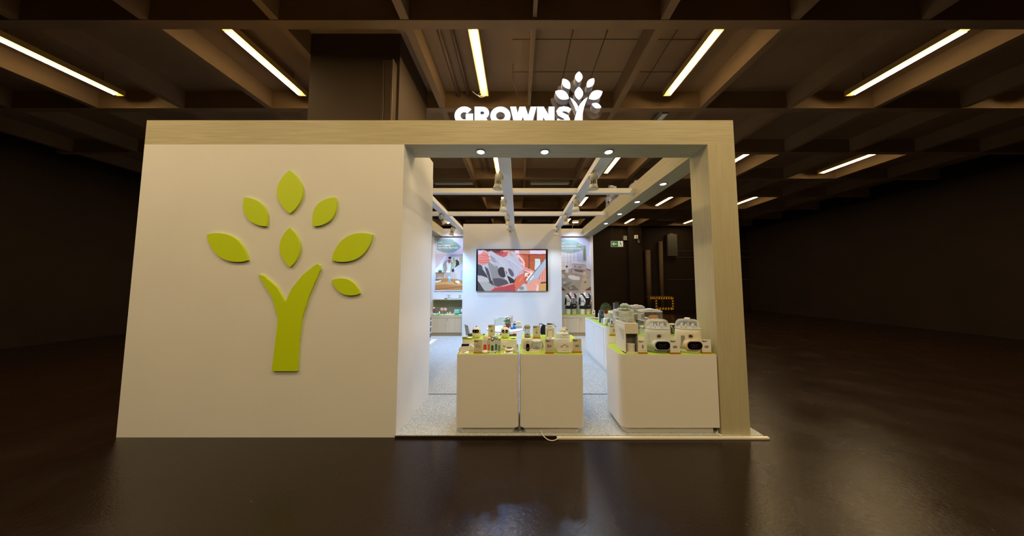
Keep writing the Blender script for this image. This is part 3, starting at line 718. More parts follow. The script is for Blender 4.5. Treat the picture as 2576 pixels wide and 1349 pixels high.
MB().lathe([(0, 0), (20 * k, 0), (20 * k, .002), (0, .002)], ((432 - X0) * k, -0.033, H_ - (431 - Y0) * k), 20, axis='Y').build('badge', badge, t)
MB().box((155 - X0) * k, (225 - X0) * k, -.035, -.033, H_ - (384 - Y0) * k, H_ - (372 - Y0) * k).stroke([((222 - X0) * k, H_ - (380 - Y0) * k), ((238 - X0) * k, H_ - (358 - Y0) * k)], 10 * k, -.035, -.033, mf=0).build('small_logo', inkw, t)
pr = [([(549, 112), (745, 112), (800, 150), (872, 205), (850, 235), (760, 268), (690, 279), (610, 265), (549, 235)], (150, 180, 166)),
 ([(549, 270), (600, 262), (780, 250), (775, 450), (590, 480), (549, 480)], (226, 228, 240))] + \
 [(seg((x, 270), (x, 440), 5), (190, 194, 216)) for x in (620, 660, 700, 740)] + [(seg((590, y), (775, y - 6), 4), (196, 200, 220)) for y in (330, 390, 430)] + \
 [([(780, 120), (944, 120), (944, 490), (780, 440)], (196, 202, 222)), ([(850, 180), (880, 190), (880, 370), (850, 360)], (120, 140, 110))] + [(seg((x, 130), (x, 460), 5), (222, 226, 240)) for x in (800, 825, 900, 925)] + \
 [([(549, 480), (600, 484), (640, 475), (640, 500), (549, 520)], (150, 106, 76)), ([(880, 460), (944, 480), (944, 500), (880, 476)], (160, 104, 74)),
 ([(549, 510), (780, 455), (944, 500), (944, 730), (549, 730)], (176, 166, 152)), ([(549, 640), (640, 728), (549, 730)], (110, 66, 48)), ([(944, 670), (944, 730), (850, 730)], (120, 74, 56)),
 ([(600, 660), (690, 620), (716, 630), (640, 690)], (140, 138, 122)), ([(650, 690), (730, 655), (796, 726), (680, 728)], (130, 128, 112)),
 ([(706, 390), (875, 408), (872, 470), (715, 455)], (206, 202, 204)), ([(706, 380), (780, 374), (880, 396), (876, 410), (706, 400)], (232, 232, 240)), ([(720, 400), (864, 416), (862, 430), (722, 414)], (180, 176, 182)), (ell(752, 438, 16, 12), (160, 150, 150)), (ell(805, 445, 30, 12), (166, 156, 156)),
 (seg((712, 455), (706, 520), 9), (150, 146, 146)), (seg((874, 420), (884, 510), 8), (150, 148, 150)), (seg((862, 470), (858, 550), 8), (140, 138, 140)), ([(716, 480), (878, 505), (862, 545), (716, 510)], (196, 188, 186)), ([(740, 470), (850, 485), (840, 510), (750, 495)], (120, 104, 104)),
 ([(628, 440), (640, 426), (662, 428), (672, 445), (672, 505), (660, 516), (636, 512)], (236, 238, 242)), (ell(652, 438, 13, 12), (80, 80, 86)),
 ([(664, 550), (700, 540), (800, 560), (812, 585), (790, 602), (720, 596), (672, 575)], (236, 238, 242)), ([(690, 575), (740, 588), (735, 600), (692, 588)], (220, 224, 230)),
 (ell(612, 560, 22, 20), (214, 206, 190)), (ell(602, 540, 14, 12), (222, 214, 200)), ([(600, 610), (620, 618), (648, 612), (640, 632), (650, 645), (624, 642), (604, 650), (606, 632)], (206, 214, 226)),
 (ell(760, 541, 8, 6), (70, 90, 130)), (ell(868, 626, 12, 10), (80, 100, 90)), (ell(902, 571, 8, 6), (176, 90, 84)), (ell(698, 696, 16, 14), (200, 160, 150)), (ell(856, 590, 18, 5), (200, 190, 176))]
t, k, X0, Y0, H_ = poster(1404, 1486, 600.5, 731, 'poster', 'tall poster right of the screen wall with a white cot and floor toys', 4.818, 1290, 580, ((196, 200, 228), (180, 170, 160)), pr,
    (('Baby Essentials for', 581, 196, 27, inkw), ('Every Growing Moment.', 581, 226, 27, inkw)))
MB().lathe([(0, 0), (13 * k, 0), (13 * k, .002), (0, .002)], ((812 - X0) * k, -0.033, H_ - (187 - Y0) * k), 20, axis='Y').build('badge', badge, t)
MB().box((585 - X0) * k, (628 - X0) * k, -.035, -.033, H_ - (156 - Y0) * k, H_ - (149 - Y0) * k).stroke([((626 - X0) * k, H_ - (154 - Y0) * k), ((638 - X0) * k, H_ - (140 - Y0) * k)], 6 * k, -.035, -.033, mf=0).build('small_logo', inkw, t)

# ================================================================ counters and cabinets
def XU(u, Y, z): return (u - PX) / FPX * (Y * math.cos(PITCH) + (z - HC) * math.sin(PITCH))
TOP1, TOP2 = 0.934, 1.055
def counter(x0, x1, y0, y1, lab, upper=None, rad=0.06, corners=(1, 1, 1, 1), top=TOP1, bz=0.107):
    cx = (x0 + x1) / 2; t = thing('display_counter', lab, 'counter', (cx, y0, 0.03)); w_ = (x1 - x0) / 2; d = y1 - y0
    MB().prism(rrect(-w_, w_, 0, d, rad, 8, corners), bz - .03, top - .034, 'XY').build('body', white, t)
    MB().prism(rrect(-w_ + .05, w_ - .05, .04, d - .04, rad, 8, corners), 0, bz - .03, 'XY').build('plinth', white, t)
    MB().prism(rrect(-w_ + .004, w_ - .004, .004, d - .004, rad, 8, corners), top - .034, top - .03, 'XY').build('green_top', green, t)
    if upper:
        a, b, yy, yz, zt = upper
        MB().prism(rrect(a - cx, b - cx, yy - y0, yz - y0, .04, 6), top - .03, zt - .034, 'XY').build('riser', white, t)
        MB().prism(rrect(a - cx + .003, b - cx - .003, yy - y0 + .003, yz - y0 - .003, .04, 6), zt - .034, zt - .03, 'XY').build('riser_green_top', green, t)
    return t
counter(-.724, .010, 3.03, 3.58, 'white rounded counter at the left of the front pair, robot faced devices on it', (-.700, -.016, 3.22, 3.57, TOP2))
counter(.022, .768, 3.03, 3.58, 'white rounded counter in the middle, second of the front pair', (.045, .74, 3.235, 3.57, TOP2))
counter(1.19, 2.318, 3.03, 3.56, 'wide white counter at the right against the oak post', None, 0.09, (0, 1, 1, 0))
t = thing('display_counter', 'higher white counter standing behind the wide right counter', 'counter', (1.24, 3.58, 0.03))
def wedge(e): return [(1.078 - e, e), (1.078 - e, .62 - e), (.32 + e, .62 - e), (.03 + e, .08), (.012 + e, .045 + e), (.02 + e, .015 + e), (.05 + e, e)]
MB().prism(wedge(0), .077, 1.001, 'XY').build('body', white, t); MB().prism(wedge(.04), 0, .077, 'XY').build('plinth', white, t); MB().prism(wedge(.004), 1.001, 1.005, 'XY').build('green_top', green, t)
# long white cabinet on the right
t = thing('storage_cabinet', 'long white two-door cabinet with lime top under the right side beam', 'cabinet', (1.70, 5.0, 0.03))
MB().prism(rrect(0, .9, 0, 1.5, .06, 8, (0, 0, 1, 0)), .08, .885, 'XY').build('body', white, t)
MB().box(.03, .88, .03, 1.47, 0, .08).build('plinth', white, t)
MB().prism(rrect(.004, .896, .004, 1.496, .06, 8, (0, 0, 1, 0)), .885, .889, 'XY').build('green_top', green, t)
for k in (0, 1):
    d = MB().box(-.008, 0, .12 + k * .68, .12 + k * .68 + .672, .12, .82, .002).build('door', white, t)
    if k == 0: MB().lathe([(0, 0), (.008, 0), (.008, .01), (0, .01)], (-.008, .74, .78), 12, M=Matrix.Rotation(-PI / 2, 4, 'Y')).build('lock', metal, d)
MB().box(-.002, 0.0, .10, 1.49, .823, .828).build('shadow_gap', mgrey, t)
t2 = thing('wooden_riser', 'pale wooden step along the right side of the long white cabinet top', 'riser', (2.10, 5.02, 0.919))
MB().box(0, .48, 0, 1.42, 0, .17).build('box', woody, t2); MB().box(.005, .475, .005, 1.415, .17, .175).build('top', woody, t2)
# oak back cabinets
def back_cab(x0, x1, lab, dx, keyx):
    t = thing('storage_cabinet', lab, 'cabinet', (x0, 8.60, 0.03)); W_ = x1 - x0
    MB().box(0, W_, 0.012, .48, .10, .68).build('body', reed, t)
    MB().box(0.01, W_ - .01, 0.02, .46, 0, .10).build('kick', reedk, t)
    MB().box(0, W_, 0, .012, .60, .68).build('rail', reed, t)
    MB().box(-.004, W_ + .004, -.004, .49, .68, .686).build('green_top', green, t)
    for a, b in ((.02, dx - x0 - .004), (dx - x0 + .004, W_ - .03)):
        d = MB().box(a, b, -.004, .012, .115, .585, .003).build('door', reed, t)
        if a < keyx - x0 < b:
            MB().lathe([(0, 0), (.012, 0), (.012, .012), (0, .012)], (keyx - x0, -.004, .565), 12, axis='Y').box(keyx - x0 - .006, keyx - x0 + .006, -.02, -.016, .50, .565).build('key', metal, d)
    return t
back_cab(-2.96, -1.86, 'low ribbed oak cabinet below the left poster', XU(1121, 8.6, .5), XU(1126, 8.6, .5))
back_cab(1.47, 2.585, 'low ribbed oak cabinet below the right poster with two mannequins on it', XU(1457, 8.6, .5), XU(1461, 8.6, .5))
ZC = 0.717
# niche panel + shelf on the left
struct(MB().box(-2.97, -1.86, 9.085, 9.1, ZC, 1.20).build('trim_15', mat('greige_niche_panel', (150, 148, 136), 0.7)), 'grey green panel between the left cabinet and its shelf')
t = thing('wall_shelf', 'thin wooden shelf on brackets above the left cabinet', 'shelf', (-2.97, 8.80, 1.215))
MB().box(0, 1.11, 0, .28, 0, .022).build('board', reed, t)
for x in (.20, .60, 1.0): MB().tube([(x, .275, -.17), (x, .275, 0), (x, .03, 0)], .006, 6).build('bracket', metal, t)
# ladder rack on a low plinth, left
t = thing('display_rack', 'stepped dark display rack on a white plinth at the left edge of the aisle', 'rack', (-2.40, 7.0, 0.03))
MB().box(-.75, 0, 0, .70, 0, .09, .004).build('plinth', white, t)
MB().box(-.60, -.57, .15, .62, .09, .74).build('side_panel', mat('slate_blue_panel', (92, 102, 124), 0.6), t)
MB().prism([(.62, .09), (.62, .74), (.52, .74), (.30, .09)], -.20, -.17, 'YZ').build('side_panel', MATS['slate_blue_panel'], t)
for k in range(4): MB().box(-.58, -.14, .28 + k * .07, .60, .13 + k * .17, .15 + k * .17).build('shelf_board', cream, t)

# ================================================================ things on the counters
def pos(u, Y, z): return (XU(u, Y, z), Y, z)
def info_sign(u0, u1, v0, v1, Y, z, lab, kind=0, m=kraft):
    x0, x1 = XU(u0, Y, z), XU(u1, Y, z); w_ = x1 - x0; h = at(0, v0, Y).z - z
    t = thing('info_stand', lab, 'info stand', ((x0 + x1) / 2, Y, z), 0, 'small product info stands with wooden feet')
    MB().box(-w_ / 2 - .002, w_ / 2 + .002, -.012, .022, 0, h * .115, .001).build('wooden_foot', brownw, t)
    MB().box(-w_ / 2, w_ / 2, .002, .006, h * .10, h).build('card', m, t)
    b = MB()
    for k, (a, c) in enumerate(((.05, .22), (.05, .60), (.05, .48))):
        b.box(-w_ / 2 + w_ * a, -w_ / 2 + w_ * c, .0005, .002, h * (.93 - .055 * k), h * (.945 - .055 * k + .012 * (k > 0)))
    for k in range(4): b.box(-w_ / 2 + w_ * (.10 + .22 * k), -w_ / 2 + w_ * (.18 + .22 * k), .0005, .002, h * .20, h * .22)
    b.build('printed_lines', ink, t)
    b = MB(); q = w_ * .5; cz = h * .52
    if kind == 0: b.prism(ell(0, cz, q * .42, q * .42), .0, .002).build('printed_picture', mgrey, t)
    elif kind == 1: b.box(-q * .5, -q * .34, 0, .002, cz - q * .5, cz + q * .4).box(-q * .1, q * .06, 0, .002, cz - q * .5, cz + q * .5).box(q * .34, q * .5, 0, .002, cz - q * .5, cz + q * .2).build('printed_picture', mgrey, t)
    elif kind == 2: b.prism(ell(0, cz + q * .45, q * .14, q * .14), 0, .002).prism(ell(0, cz - q * .3, q * .26, q * .3), 0, .002).build('printed_picture', mgrey, t)
    elif kind == 3: b.box(-q * .5, -q * .1, 0, .002, cz - q * .4, cz + q * .4).prism(ell(q * .25, cz, q * .26, q * .26), 0, .002).build('printed_picture', red if False else mgrey, t)
    elif kind == 4: b.prism(rrect(-q * .42, q * .42, cz - q * .35, cz + q * .15, .005, 3), 0, .002).build('printed_picture', mgrey, t)
    else: b.box(-q * .2, q * .2, 0, .002, cz - q * .45, cz + q * .35).build('printed_picture', mgrey, t)
    return t
def carded(u0, u1, v, Y, z, lab, d=.045, tilt=0.25):
    x0, x1 = XU(u0, Y, z), XU(u1, Y, z); w_ = x1 - x0
    t = thing('label_card', lab, 'label card', ((x0 + x1) / 2, Y, z), 0, 'small printed label cards')
    hh = .016
    MB().prism([(0, 0), (0, .006), (d, hh + .006), (d, 0)], -w_ / 2, w_ / 2, 'YZ').build('card', creamw, t)
    b = MB().prism([(d * .2, .0105), (d * .3, .0125), (d * .3, .0132), (d * .2, .0112)], -w_ * .4, 0, 'YZ').prism([(d * .45, .0152), (d * .6, .018), (d * .6, .0188), (d * .45, .016)], -w_ * .4, w_ * .2, 'YZ')
    b.build('printed_lines', ink, t)
    return t
Z1, Z2 = 0.935, 1.056

# --- left counter, lower step
t = thing('breast_pump', 'white bedside device with a black screen at the front left corner of the left counter', 'device', pos(1173, 3.10, Z1), 0.06)
MB().prism([(-.085, .0), (.085, .0), (.088, .05), (.07, .075), (-.07, .07), (-.09, .045)], 0, .065).build('body', creamw, t)
bpy.data.objects[-1] if False else None
MB().prism([(.006, .0735), (.060, .086), (.060, .089), (.006, .0765)], -.062, .028, 'YZ').build('screen', black, t)
MB().box(.034, .062, .01, .06, .074, .088, .003).build('button_panel', greyp, t)
MB().box(-.085, .085, -.002, .0, .02, .024).build('seam', mgrey, t)
carded(1157, 1178, 888, 3.045, Z1, 'printed card leaning in front of the device with the black screen', .05)
t = thing('pump_set', 'cream pump flange with tubing behind the black-screened device', 'pump', pos(1190, 3.193, Z1))
MB().lathe([(.004, 0), (.012, .02), (.024, .06), (.021, .062), (.01, .03), (0, .02)], (0, 0, .02), 18, M=Matrix.Rotation(-1.0, 4, 'Y')).build('flange', cream, t)
MB().lathe([(.020, 0), (.022, .05), (.012, .06), (0, .062)], (.02, 0, 0), 16).build('bottle', frost, t)
MB().tube([(.02, 0, .055), (.03, -.01, .09), (.0, -.02, .095), (-.03, -.02, .06)], .003, 6).build('tube', creamw, t)
info_sign(1192, 1213, 854, 888, 3.075, Z1, 'info stand at the front of the left counter, before the left robot face', 1)
t = thing('pot', 'small round cream dish with lid at the front of the left counter', 'pot', pos(1220, 3.075, Z1))
MB().lathe([(0, 0), (.026, 0), (.031, .006), (.033, .022), (.026, .03), (0, .031)], n=24).build('bowl', creamw, t)
MB().lathe([(.010, .031), (.012, .036), (0, .038)], n=16).build('knob', cream, t)
def pack(u0, u1, v0, Y, win, headm, lab, head='round'):
    x0, x1 = XU(u0, Y, Z1), XU(u1, Y, Z1); w_ = x1 - x0; H = at(0, v0, Y).z - Z1; hb = H - w_ * .95
    t = thing('thermometer_pack', lab, 'pack', ((x0 + x1) / 2, Y, Z1), 0, 'slim packs standing in a row on the left counter')
    MB().box(-w_ / 2, w_ / 2, 0, .02, 0, hb, .002).build('box', greyp, t)
    MB().prism(rrect(-w_ * .32, w_ * .32, hb * .10, hb * .62, .006, 4), -.001, 0).build('window', win, t)
    if head == 'round':
        MB().lathe([(0, .012), (w_ * .48, .010), (w_ * .52, 0), (w_ * .48, -.008), (0, -.01)], (0, .01, hb + w_ * .42), 20, axis='Y').build('animal_head', headm, t)
        MB().lathe([(0, .002), (w_ * .30, .001), (w_ * .30, -.002), (0, -.002)], (0, -.003, hb + w_ * .48), 16, axis='Y').build('face', creamw, t)
        f = MB()
        for s in (-1, 1): f.blob((s * w_ * .14, -.006, hb + w_ * .52), (.0025, .002, .0025), 1)
        f.build('eyes', ink, t)
    else:
        MB().prism([(-w_ * .5, hb), (w_ * .5, hb), (w_ * .45, hb + w_ * .3), (w_ * .25, hb + w_ * .9), (0, hb + w_ * .55), (-w_ * .2, hb + w_ * 1.0), (-w_ * .45, hb + w_ * .35)], 0, .014).build('animal_head', headm, t)
    return t
pack(1214, 1226, 844, 3.14, red, creamw, 'slim pack with a red stripe and spiky white top, leftmost of the five', 'spiky')
pack(1226, 1234, 847, 3.15, orange, pinkp, 'slim pack with orange window and pinkish round head')
pack(1234, 1243, 849, 3.12, dgrey, dgrey, 'slim pack with dark grey window and oval head')
pack(1244, 1252, 846, 3.15, teal, teal, 'slim pack with green window and green-collared round head')
pack(1251, 1260, 848, 3.10, mgrey, greyp, 'slim pack with grey window and two round rings on top, rightmost of the five')
t = thing('acrylic_riser', 'low clear acrylic block in front of the slim packs', 'stand', pos(1237, 3.06, Z1))
MB().box(-.045, .05, 0, .03, 0, .022).build('block', frost, t)
MB().box(-.042, -.03, -.001, 0, .005, .015).box(.036, .046, -.001, 0, .004, .018).build('marks', ink, t)
t = thing('power_socket', 'white wall socket on the front of the left counter step', 'socket', (XU(1268.5, 3.218, .99), 3.2185, .955))
MB().box(-.036, .036, -.008, 0, 0, .078, .002).build('plate', creamw, t)
MB().lathe([(0, .000), (.021, .0), (.021, -.004), (.017, -.004), (.016, .003), (0, .003)], (0, -.0085, .036), 20, axis='Y').build('socket_ring', greyp, t)
MB().blob((-.008, -.010, .036), (.003, .002, .003), 1).blob((.008, -.010, .036), (.003, .002, .003), 1).build('pin_holes', ink, t)
t = thing('monitor_hub', 'cream oval device with a dark top at the right of the left counter', 'device', pos(1281, 3.12, Z1))
MB().lathe([(0, 0), (.045, 0), (.048, .006), (.04, .012)], n=28).build('foot', creamw, t)
MB().lathe([(.03, .012), (.052, .02), (.058, .032), (.05, .044), (.03, .05), (0, .05)], n=32).build('body', cream, t)
MB().lathe([(0, .0505), (.034, .0505), (.034, .053), (0, .053)], n=28).build('dark_top', ink, t)
carded(1269, 1290, 888, 3.045, Z1, 'printed card in front of the oval device', .045)
for k, (u, Y, h, lb) in enumerate(((1294, 3.14, .08, 'clear moulded bottle stopper shape at the right end of the left counter, taller one'), (1301, 3.09, .06, 'clear moulded shape at the right end of the left counter, shorter one'))):
    t = thing('clear_shield', lb, 'clear part', pos(u, Y, Z1))
    MB().lathe([(.02, 0), (.024, h * .3), (.012, h * .55), (.016, h * .75), (.010, h), (0, h * 1.02)], n=18).build('shell', frost, t)
    MB().lathe([(.024, h * .3), (.028, h * .33), (.024, h * .36)], n=18).build('rim', clear, t)
# --- left counter, upper step
def robot(u, lab, Y, panel):
    t = thing('robot_device', lab, 'device', pos(u, Y, Z2), 0, 'robot faced devices')
    MB().lathe([(0, 0), (.030, 0), (.046, .006), (.050, .035), (.054, .058)], n=32, sy=.85).build('lower_body', khaki if False else cream, t)
    MB().lathe([(.0545, .058), (.057, .075), (.055, .10), (.045, .122), (.025, .135), (0, .139)], n=32, sy=.85).build('helmet', cream, t)
    MB().lathe([(.010, .137), (.009, .146), (.004, .156), (0, .158)], n=12).build('antenna', khaki, t)
    f = MB()
    for s in ((-1, 1) if panel else (0,)):
        if panel: f.prism([(x + s * .022, z) for x, z in ell(0, .092, .016, .020)], -.0505, -.040)
        else: f.prism(rrect(-.041, .041, .072, .112, .016, 5), -.0505, -.036)
    f.build('face', black, t)
    for s in (-1, 1): MB().blob((s * .018, -.051, .09), (.0045, .002, .0045), 1).build('eye', creamw, t)
    MB().box(-.003, .003, -.058, -.045, .0, .058 if not panel else .10, .001).build('nose_ridge', cream, t)
    return t
robot(1198, 'cream robot-shaped device with a wide black face, left one', 3.36, False)
robot(1270.5, 'cream robot-shaped device with two dark eyes, right one', 3.36, True)
info_sign(1228, 1245, 817, 849, 3.37, Z2, 'info stand between the two robot-shaped devices', 0)
def small_box(u0, u1, v0, Y, z, d, m, lab, name='box', cat='box', top=None, bev=.002, grp=None):
    x0, x1 = XU(u0, Y, z), XU(u1, Y, z); h = max(.006, at(0, v0, Y).z - z)
    t = thing(name, lab, cat, ((x0 + x1) / 2, Y, z), 0, grp); w_ = (x1 - x0) / 2
    MB().box(-w_, w_, 0, d, 0, h * .86, bev).build('carton', m, t)
    MB().box(-w_ * 1.01, w_ * 1.01, -.001, d + .001, h * .86, h).build('lid', top or m, t)
    return t
small_box(1163, 1175, 847, 3.26, Z2, .07, sage, 'small grey green box at the left end of the upper step', top=greyp)
small_box(1175, 1186, 850, 3.25, Z2, .05, khaki, 'small olive box with a white lid beside the grey green one', top=creamw)
small_box(1238, 1248, 846, 3.25, Z2, .04, sage, 'small grey open box behind the slim packs', top=greyp)
small_box(1176, 1189, 840, 3.46, Z2, .06, dgrey, 'dark flat pouch behind the left robot face', 'pouch', 'pouch')
small_box(1281, 1290, 842, 3.47, Z2, .06, dgrey, 'dark flat box at the back right of the upper step', top=dgreen)
small_box(1290, 1299, 839, 3.47, Z2, .06, dgrey, 'dark box with orange lid at the back right of the upper step', top=mat('orange_lid', (214, 120, 80), 0.5))
t = small_box(1286, 1297, 850, 3.29, Z2, .05, teal, 'closed teal and cream booklet at the right end of the upper step', 'booklet', 'booklet', top=cream)
for k, (u0, u1) in enumerate(((1208, 1217), (1248, 1260))):
    x0, x1 = XU(u0, 3.5, Z2), XU(u1, 3.5, Z2); t = thing('cable', ('coiled cable behind the left robot-shaped device', 'loose cable left of the right robot-shaped device')[k], 'cable', (x0, 3.5, Z2 + .005))
    MB().tube([(0, 0, 0), ((x1 - x0) * .3, .01, .018), ((x1 - x0) * .6, -.02, .003), (x1 - x0, .01, .014), ((x1 - x0) * 1.1, .02, 0)], .004, 6).build('lead', khaki, t)
    MB().box(x1 - x0 - .012, x1 - x0 + .012, .0, .015, 0, .018, .002).build('plug', dgrey, t)

# --- middle counter
t = thing('food_maker', 'cream baby food maker with a tower, black oval display and a clear jug', 'food maker', pos(1339, 3.09, Z1))
k = .00468
MB().prism(rrect(-.112, .108, 0, .13, .05, 6), 0, .018, 'XY').build('base_foot', creamw, t)
MB().prism(rrect(-.108, .105, .004, .126, .05, 6), .018, .036, 'XY').build('base', cream, t)
MB().lathe([(.055, .036), (.055, .12), (.050, .155), (.042, .168), (.03, .170)], (-.053, .062, 0), 28, sy=.95).build('tower', cream, t)
MB().lathe([(.0, .168), (.036, .168), (.038, .173), (.0, .173)], (-.053, .062, 0), 24).build('tower_opening', ink, t)
MB().prism(rrect(-.074, -.034, .022, .106, .02, 6), -.0035, .02).build('display', black, t)
for a, b_ in ((-.062, .04), (-.046, .04), (-.062, .056), (-.046, .056)): MB().lathe([(0, .001), (.005, .001), (.005, 0), (0, 0)], (a, -.004, b_), 12, axis='Y').build('touch_key', mgrey, t)
MB().box(-.072, -.040, .0005, .004, .132, .135).tube([(-.042, .002, .134), (-.036, .002, .142)], .0018, 5).build('logo_mark', ink, t)
MB().lathe([(.045, .04), (.052, .06), (.056, .12), (.058, .126), (.055, .126), (.05, .062), (.04, .044)], (.055, .062, 0), 28).build('jug', clear, t)
MB().lathe([(.058, .124), (.060, .130), (.05, .140), (.02, .143), (0, .143)], (.055, .062, 0), 28).build('jug_lid', frost, t)
MB().lathe([(0, .04), (.044, .04), (.044, .048), (0, .048)], (.055, .062, 0), 20).build('blade_base', mgrey, t)
MB().tube([(.07, .05, .05), (.055, .062, .058), (.04, .07, .052)], .006, 6).build('blade', dgrey, t)
MB().tube([(.105, .04, .128), (.122, .03, .12), (.128, .03, .08), (.126, .03, .05)], .006, 8).build('jug_handle', mgrey, t)
info_sign(1372, 1393, 853, 888, 3.06, Z1, 'info stand between the food maker and the wide steriliser', 3)
t = thing('steriliser', 'wide cream box steriliser with rounded corners at the front of the middle counter', 'steriliser', pos(1420, 3.07, Z1))
MB().prism(rrect(-.094, .094, 0.004, .134, .025, 6), 0, .155).build('body', cream, t)
MB().prism(rrect(-.086, .086, .012, .124, .02, 6), -.004, 0).build('front_panel', creamw, t)
b = MB().box(-.018, .012, -.006, -.004, .096, .1).tube([(.010, -.005, .098), (.018, -.005, .106)], .002, 5)
for x in (-.045, .02): 
    for z in (.07, .078, .086): b.box(x, x + .028, -.005, -.004, z, z + .0025)
for x in (-.02, 0, .02, .04): b.prism([(x, .03), (x + .008, .03), (x + .004, .038)], -.005, -.004)
b.build('printed_controls', ink, t)
MB().prism(rrect(-.10, .06, .132, .152, .006, 4), .01, .14).build('tray_rim', frost, t)
MB().prism(rrect(-.082, .070, .150, .222, .018, 6), .02, .135).build('clear_cover', frost, t)
MB().box(-.04, .05, .018, .02, .17, .19, .003).build('cover_handle', creamw, t)
info_sign(1441, 1463, 852, 887, 3.09, Z1, 'info stand at the right end of the middle counter', 4)
# upper step
t = thing('portable_blender', 'small clear portable blender with an olive lid, loop strap and base', 'blender', pos(1326.5, 3.34, Z2))
MB().lathe([(.036, 0), (.038, .045), (.036, .048), (0, .048)], n=24).build('base', khaki, t)
MB().lathe([(.034, .048), (.037, .06), (.036, .128), (.034, .128), (.034, .06)], n=24).build('jar', clear, t)
MB().lathe([(.038, .128), (.040, .14), (.034, .165), (.02, .168), (0, .168)], n=24).build('lid', khaki, t)
MB().tube([(-.035, -.005, .14), (-.05, -.01, .125), (-.052, -.01, .105), (-.04, -.012, .095), (-.028, -.02, .105), (-.022, -.03, .135)], .004, 7).build('strap', mgrey, t)
MB().lathe([(.002, .05), (.016, .056), (.004, .062), (0, .064)], n=6).build('blade', dgrey, t)
info_sign(1341, 1359, 819, 849, 3.33, Z2, 'info stand right of the small clear blender', 2)
t = thing('jar_cooker', 'cream square jar-shaped cooker with a green lid on the middle counter upper step', 'cooker', pos(1385, 3.32, Z2))
MB().prism(rrect(-.056, .056, 0, .11, .02, 6), 0, .128, 'XY').build('body', cream, t)
MB().prism(rrect(-.04, .032, .014, .108, .014, 6), -.005, -.001).build('panel_border', ink, t)
MB().prism(rrect(-.0365, .0285, .0175, .1045, .012, 6), -.007, -.005).build('panel', cream, t)
MB().prism(rrect(-.056, .056, 0, .11, .03, 6), .128, .138, 'XY').build('collar', creamw, t)
MB().lathe([(.046, .138), (.046, .165), (.042, .168), (0, .168)], (0, .055, 0), 28).build('clear_neck', clear, t)
MB().lathe([(.034, .168), (.034, .180), (.030, .184), (0, .184)], (-.005, .055, 0), 24).build('lid', dgreen, t)
MB().tube([(.03, .05, .172), (.05, .045, .180), (.056, .045, .172), (.05, .045, .160)], .004, 7).build('loop', khaki, t)
MB().blob((-.03, .04, .186), (.008, .006, .006), 1).build('yellow_tab', orange, t)
carded(1378, 1395, 853, 3.245, Z2, 'printed card in front of the jar-shaped cooker', .045)
t = thing('tote_warmer', 'cream tote-shaped device with a dark round window and a handle', 'device', pos(1420, 3.34, Z2))
MB().prism([(-.05, 0), (.05, 0), (.052, .10), (.044, .108), (-.044, .108), (-.052, .10)], 0, .08).build('body', cream, t)
MB().prism(ell(.003, .058, .028, .028, 28), -.003, 0).build('round_window', sage, t)
MB().box(-.025, .031, -.0035, 0, .03, .056).build('window_lower', sage, t)
MB().tube([(-.045, .04, .105), (-.03, .04, .122), (0, .04, .13), (.025, .04, .124), (.045, .04, .108)], .006, 8).build('handle', cream, t)
MB().tube([(.02, .01, .112), (.04, .0, .106)], .008, 8).build('clasp', dgrey, t)

# --- right counter
t = thing('water_dispenser', 'tall cream water dispenser with an open grey bay and a stack of dishes', 'water dispenser', pos(1590.5, 3.06, Z1))
hw = .079; H = at(0, 813, 3.06).z - Z1
MB().box(-hw, hw, .0, .30, H - .125, H, .003).box(-hw, hw, .10, .30, 0, H - .125).box(-hw, -hw + .010, 0, .10, 0, H - .125).box(hw - .010, hw, 0, .10, 0, H - .125).box(-hw, hw, 0, .10, 0, .010).build('housing', cream, t)
MB().box(-hw + .010, hw - .010, .094, .0998, .010, H - .127).box(-hw + .0105, -hw + .012, .004, .094, .010, H - .127).box(hw - .012, hw - .0105, .004, .094, .010, H - .127).build('bay_lining', mgrey, t)
MB().box(-.02, .02, .03, .07, H - .137, H - .126).build('spout', dgrey, t)
b = MB().box(-hw - .0008, -hw, .03, .24, H - .06, H - .03); b.build('side_label', creamw, t)
b = MB()
for k in range(7): b.box(-hw - .0012, -hw - .0004, .02 + .012 * (k > 3), .17 - .014 * k, H - .09 - k * .018, H - .084 - k * .018)
b.build('side_print', mgrey, t)
MB().prism(rrect(-hw + .012, hw - .012, .03, .27, .02, 4), H, H + .004, 'XY').build('top_tray', mgrey, t)
for k, (x, y) in enumerate(((-.03, .12), (.0, .08), (.025, .15), (.03, .06), (-.02, .2))):
    tt = thing('clear_cup', 'small clear part lying on the top tray of the water dispenser', 'clear part', (t.location.x + x, 3.06 + y, Z1 + H + .004), 0, 'loose clear parts on the water dispenser')
    tt['label'] = ('leftmost', 'front middle', 'back right', 'front right', 'rearmost')[k] + ' small clear part on the top tray of the water dispenser'
    MB().lathe([(.014, 0), (.016, .010), (.012, .012), (.010, .004), (0, .004)], n=14).build('cup', frost, tt)
    MB().lathe([(.016, .010), (.018, .011), (.016, .012)], n=14).build('rim', metal, tt)
for k in range(6):
    tt = thing('silicone_dish', 'flat round dish in the stack inside the water dispenser bay', 'dish', (t.location.x + .002, 3.11, Z1 + .0102 + k * .0157), 0, 'dishes stacked in the dispenser bay')
    tt['label'] = ('lowest', 'second lowest', 'third from below', 'third from the top', 'second from the top', 'topmost')[k] + ' of the flat round dishes in the water dispenser bay'
    MB().lathe([(0, 0), (.044, 0), (.050, .006), (.052, .013), (.049, .0145), (.045, .009), (0, .008)], n=28, sy=.75).build('dish', creamw, tt)
    MB().lathe([(.0495, .013), (.0525, .014), (.0495, .0155)], n=28, sy=.75).build('rim', cream, tt)
info_sign(1607, 1628, 855, 889, 3.055, Z1, 'info stand between the water dispenser and the grey-based steriliser', 5, creamw)
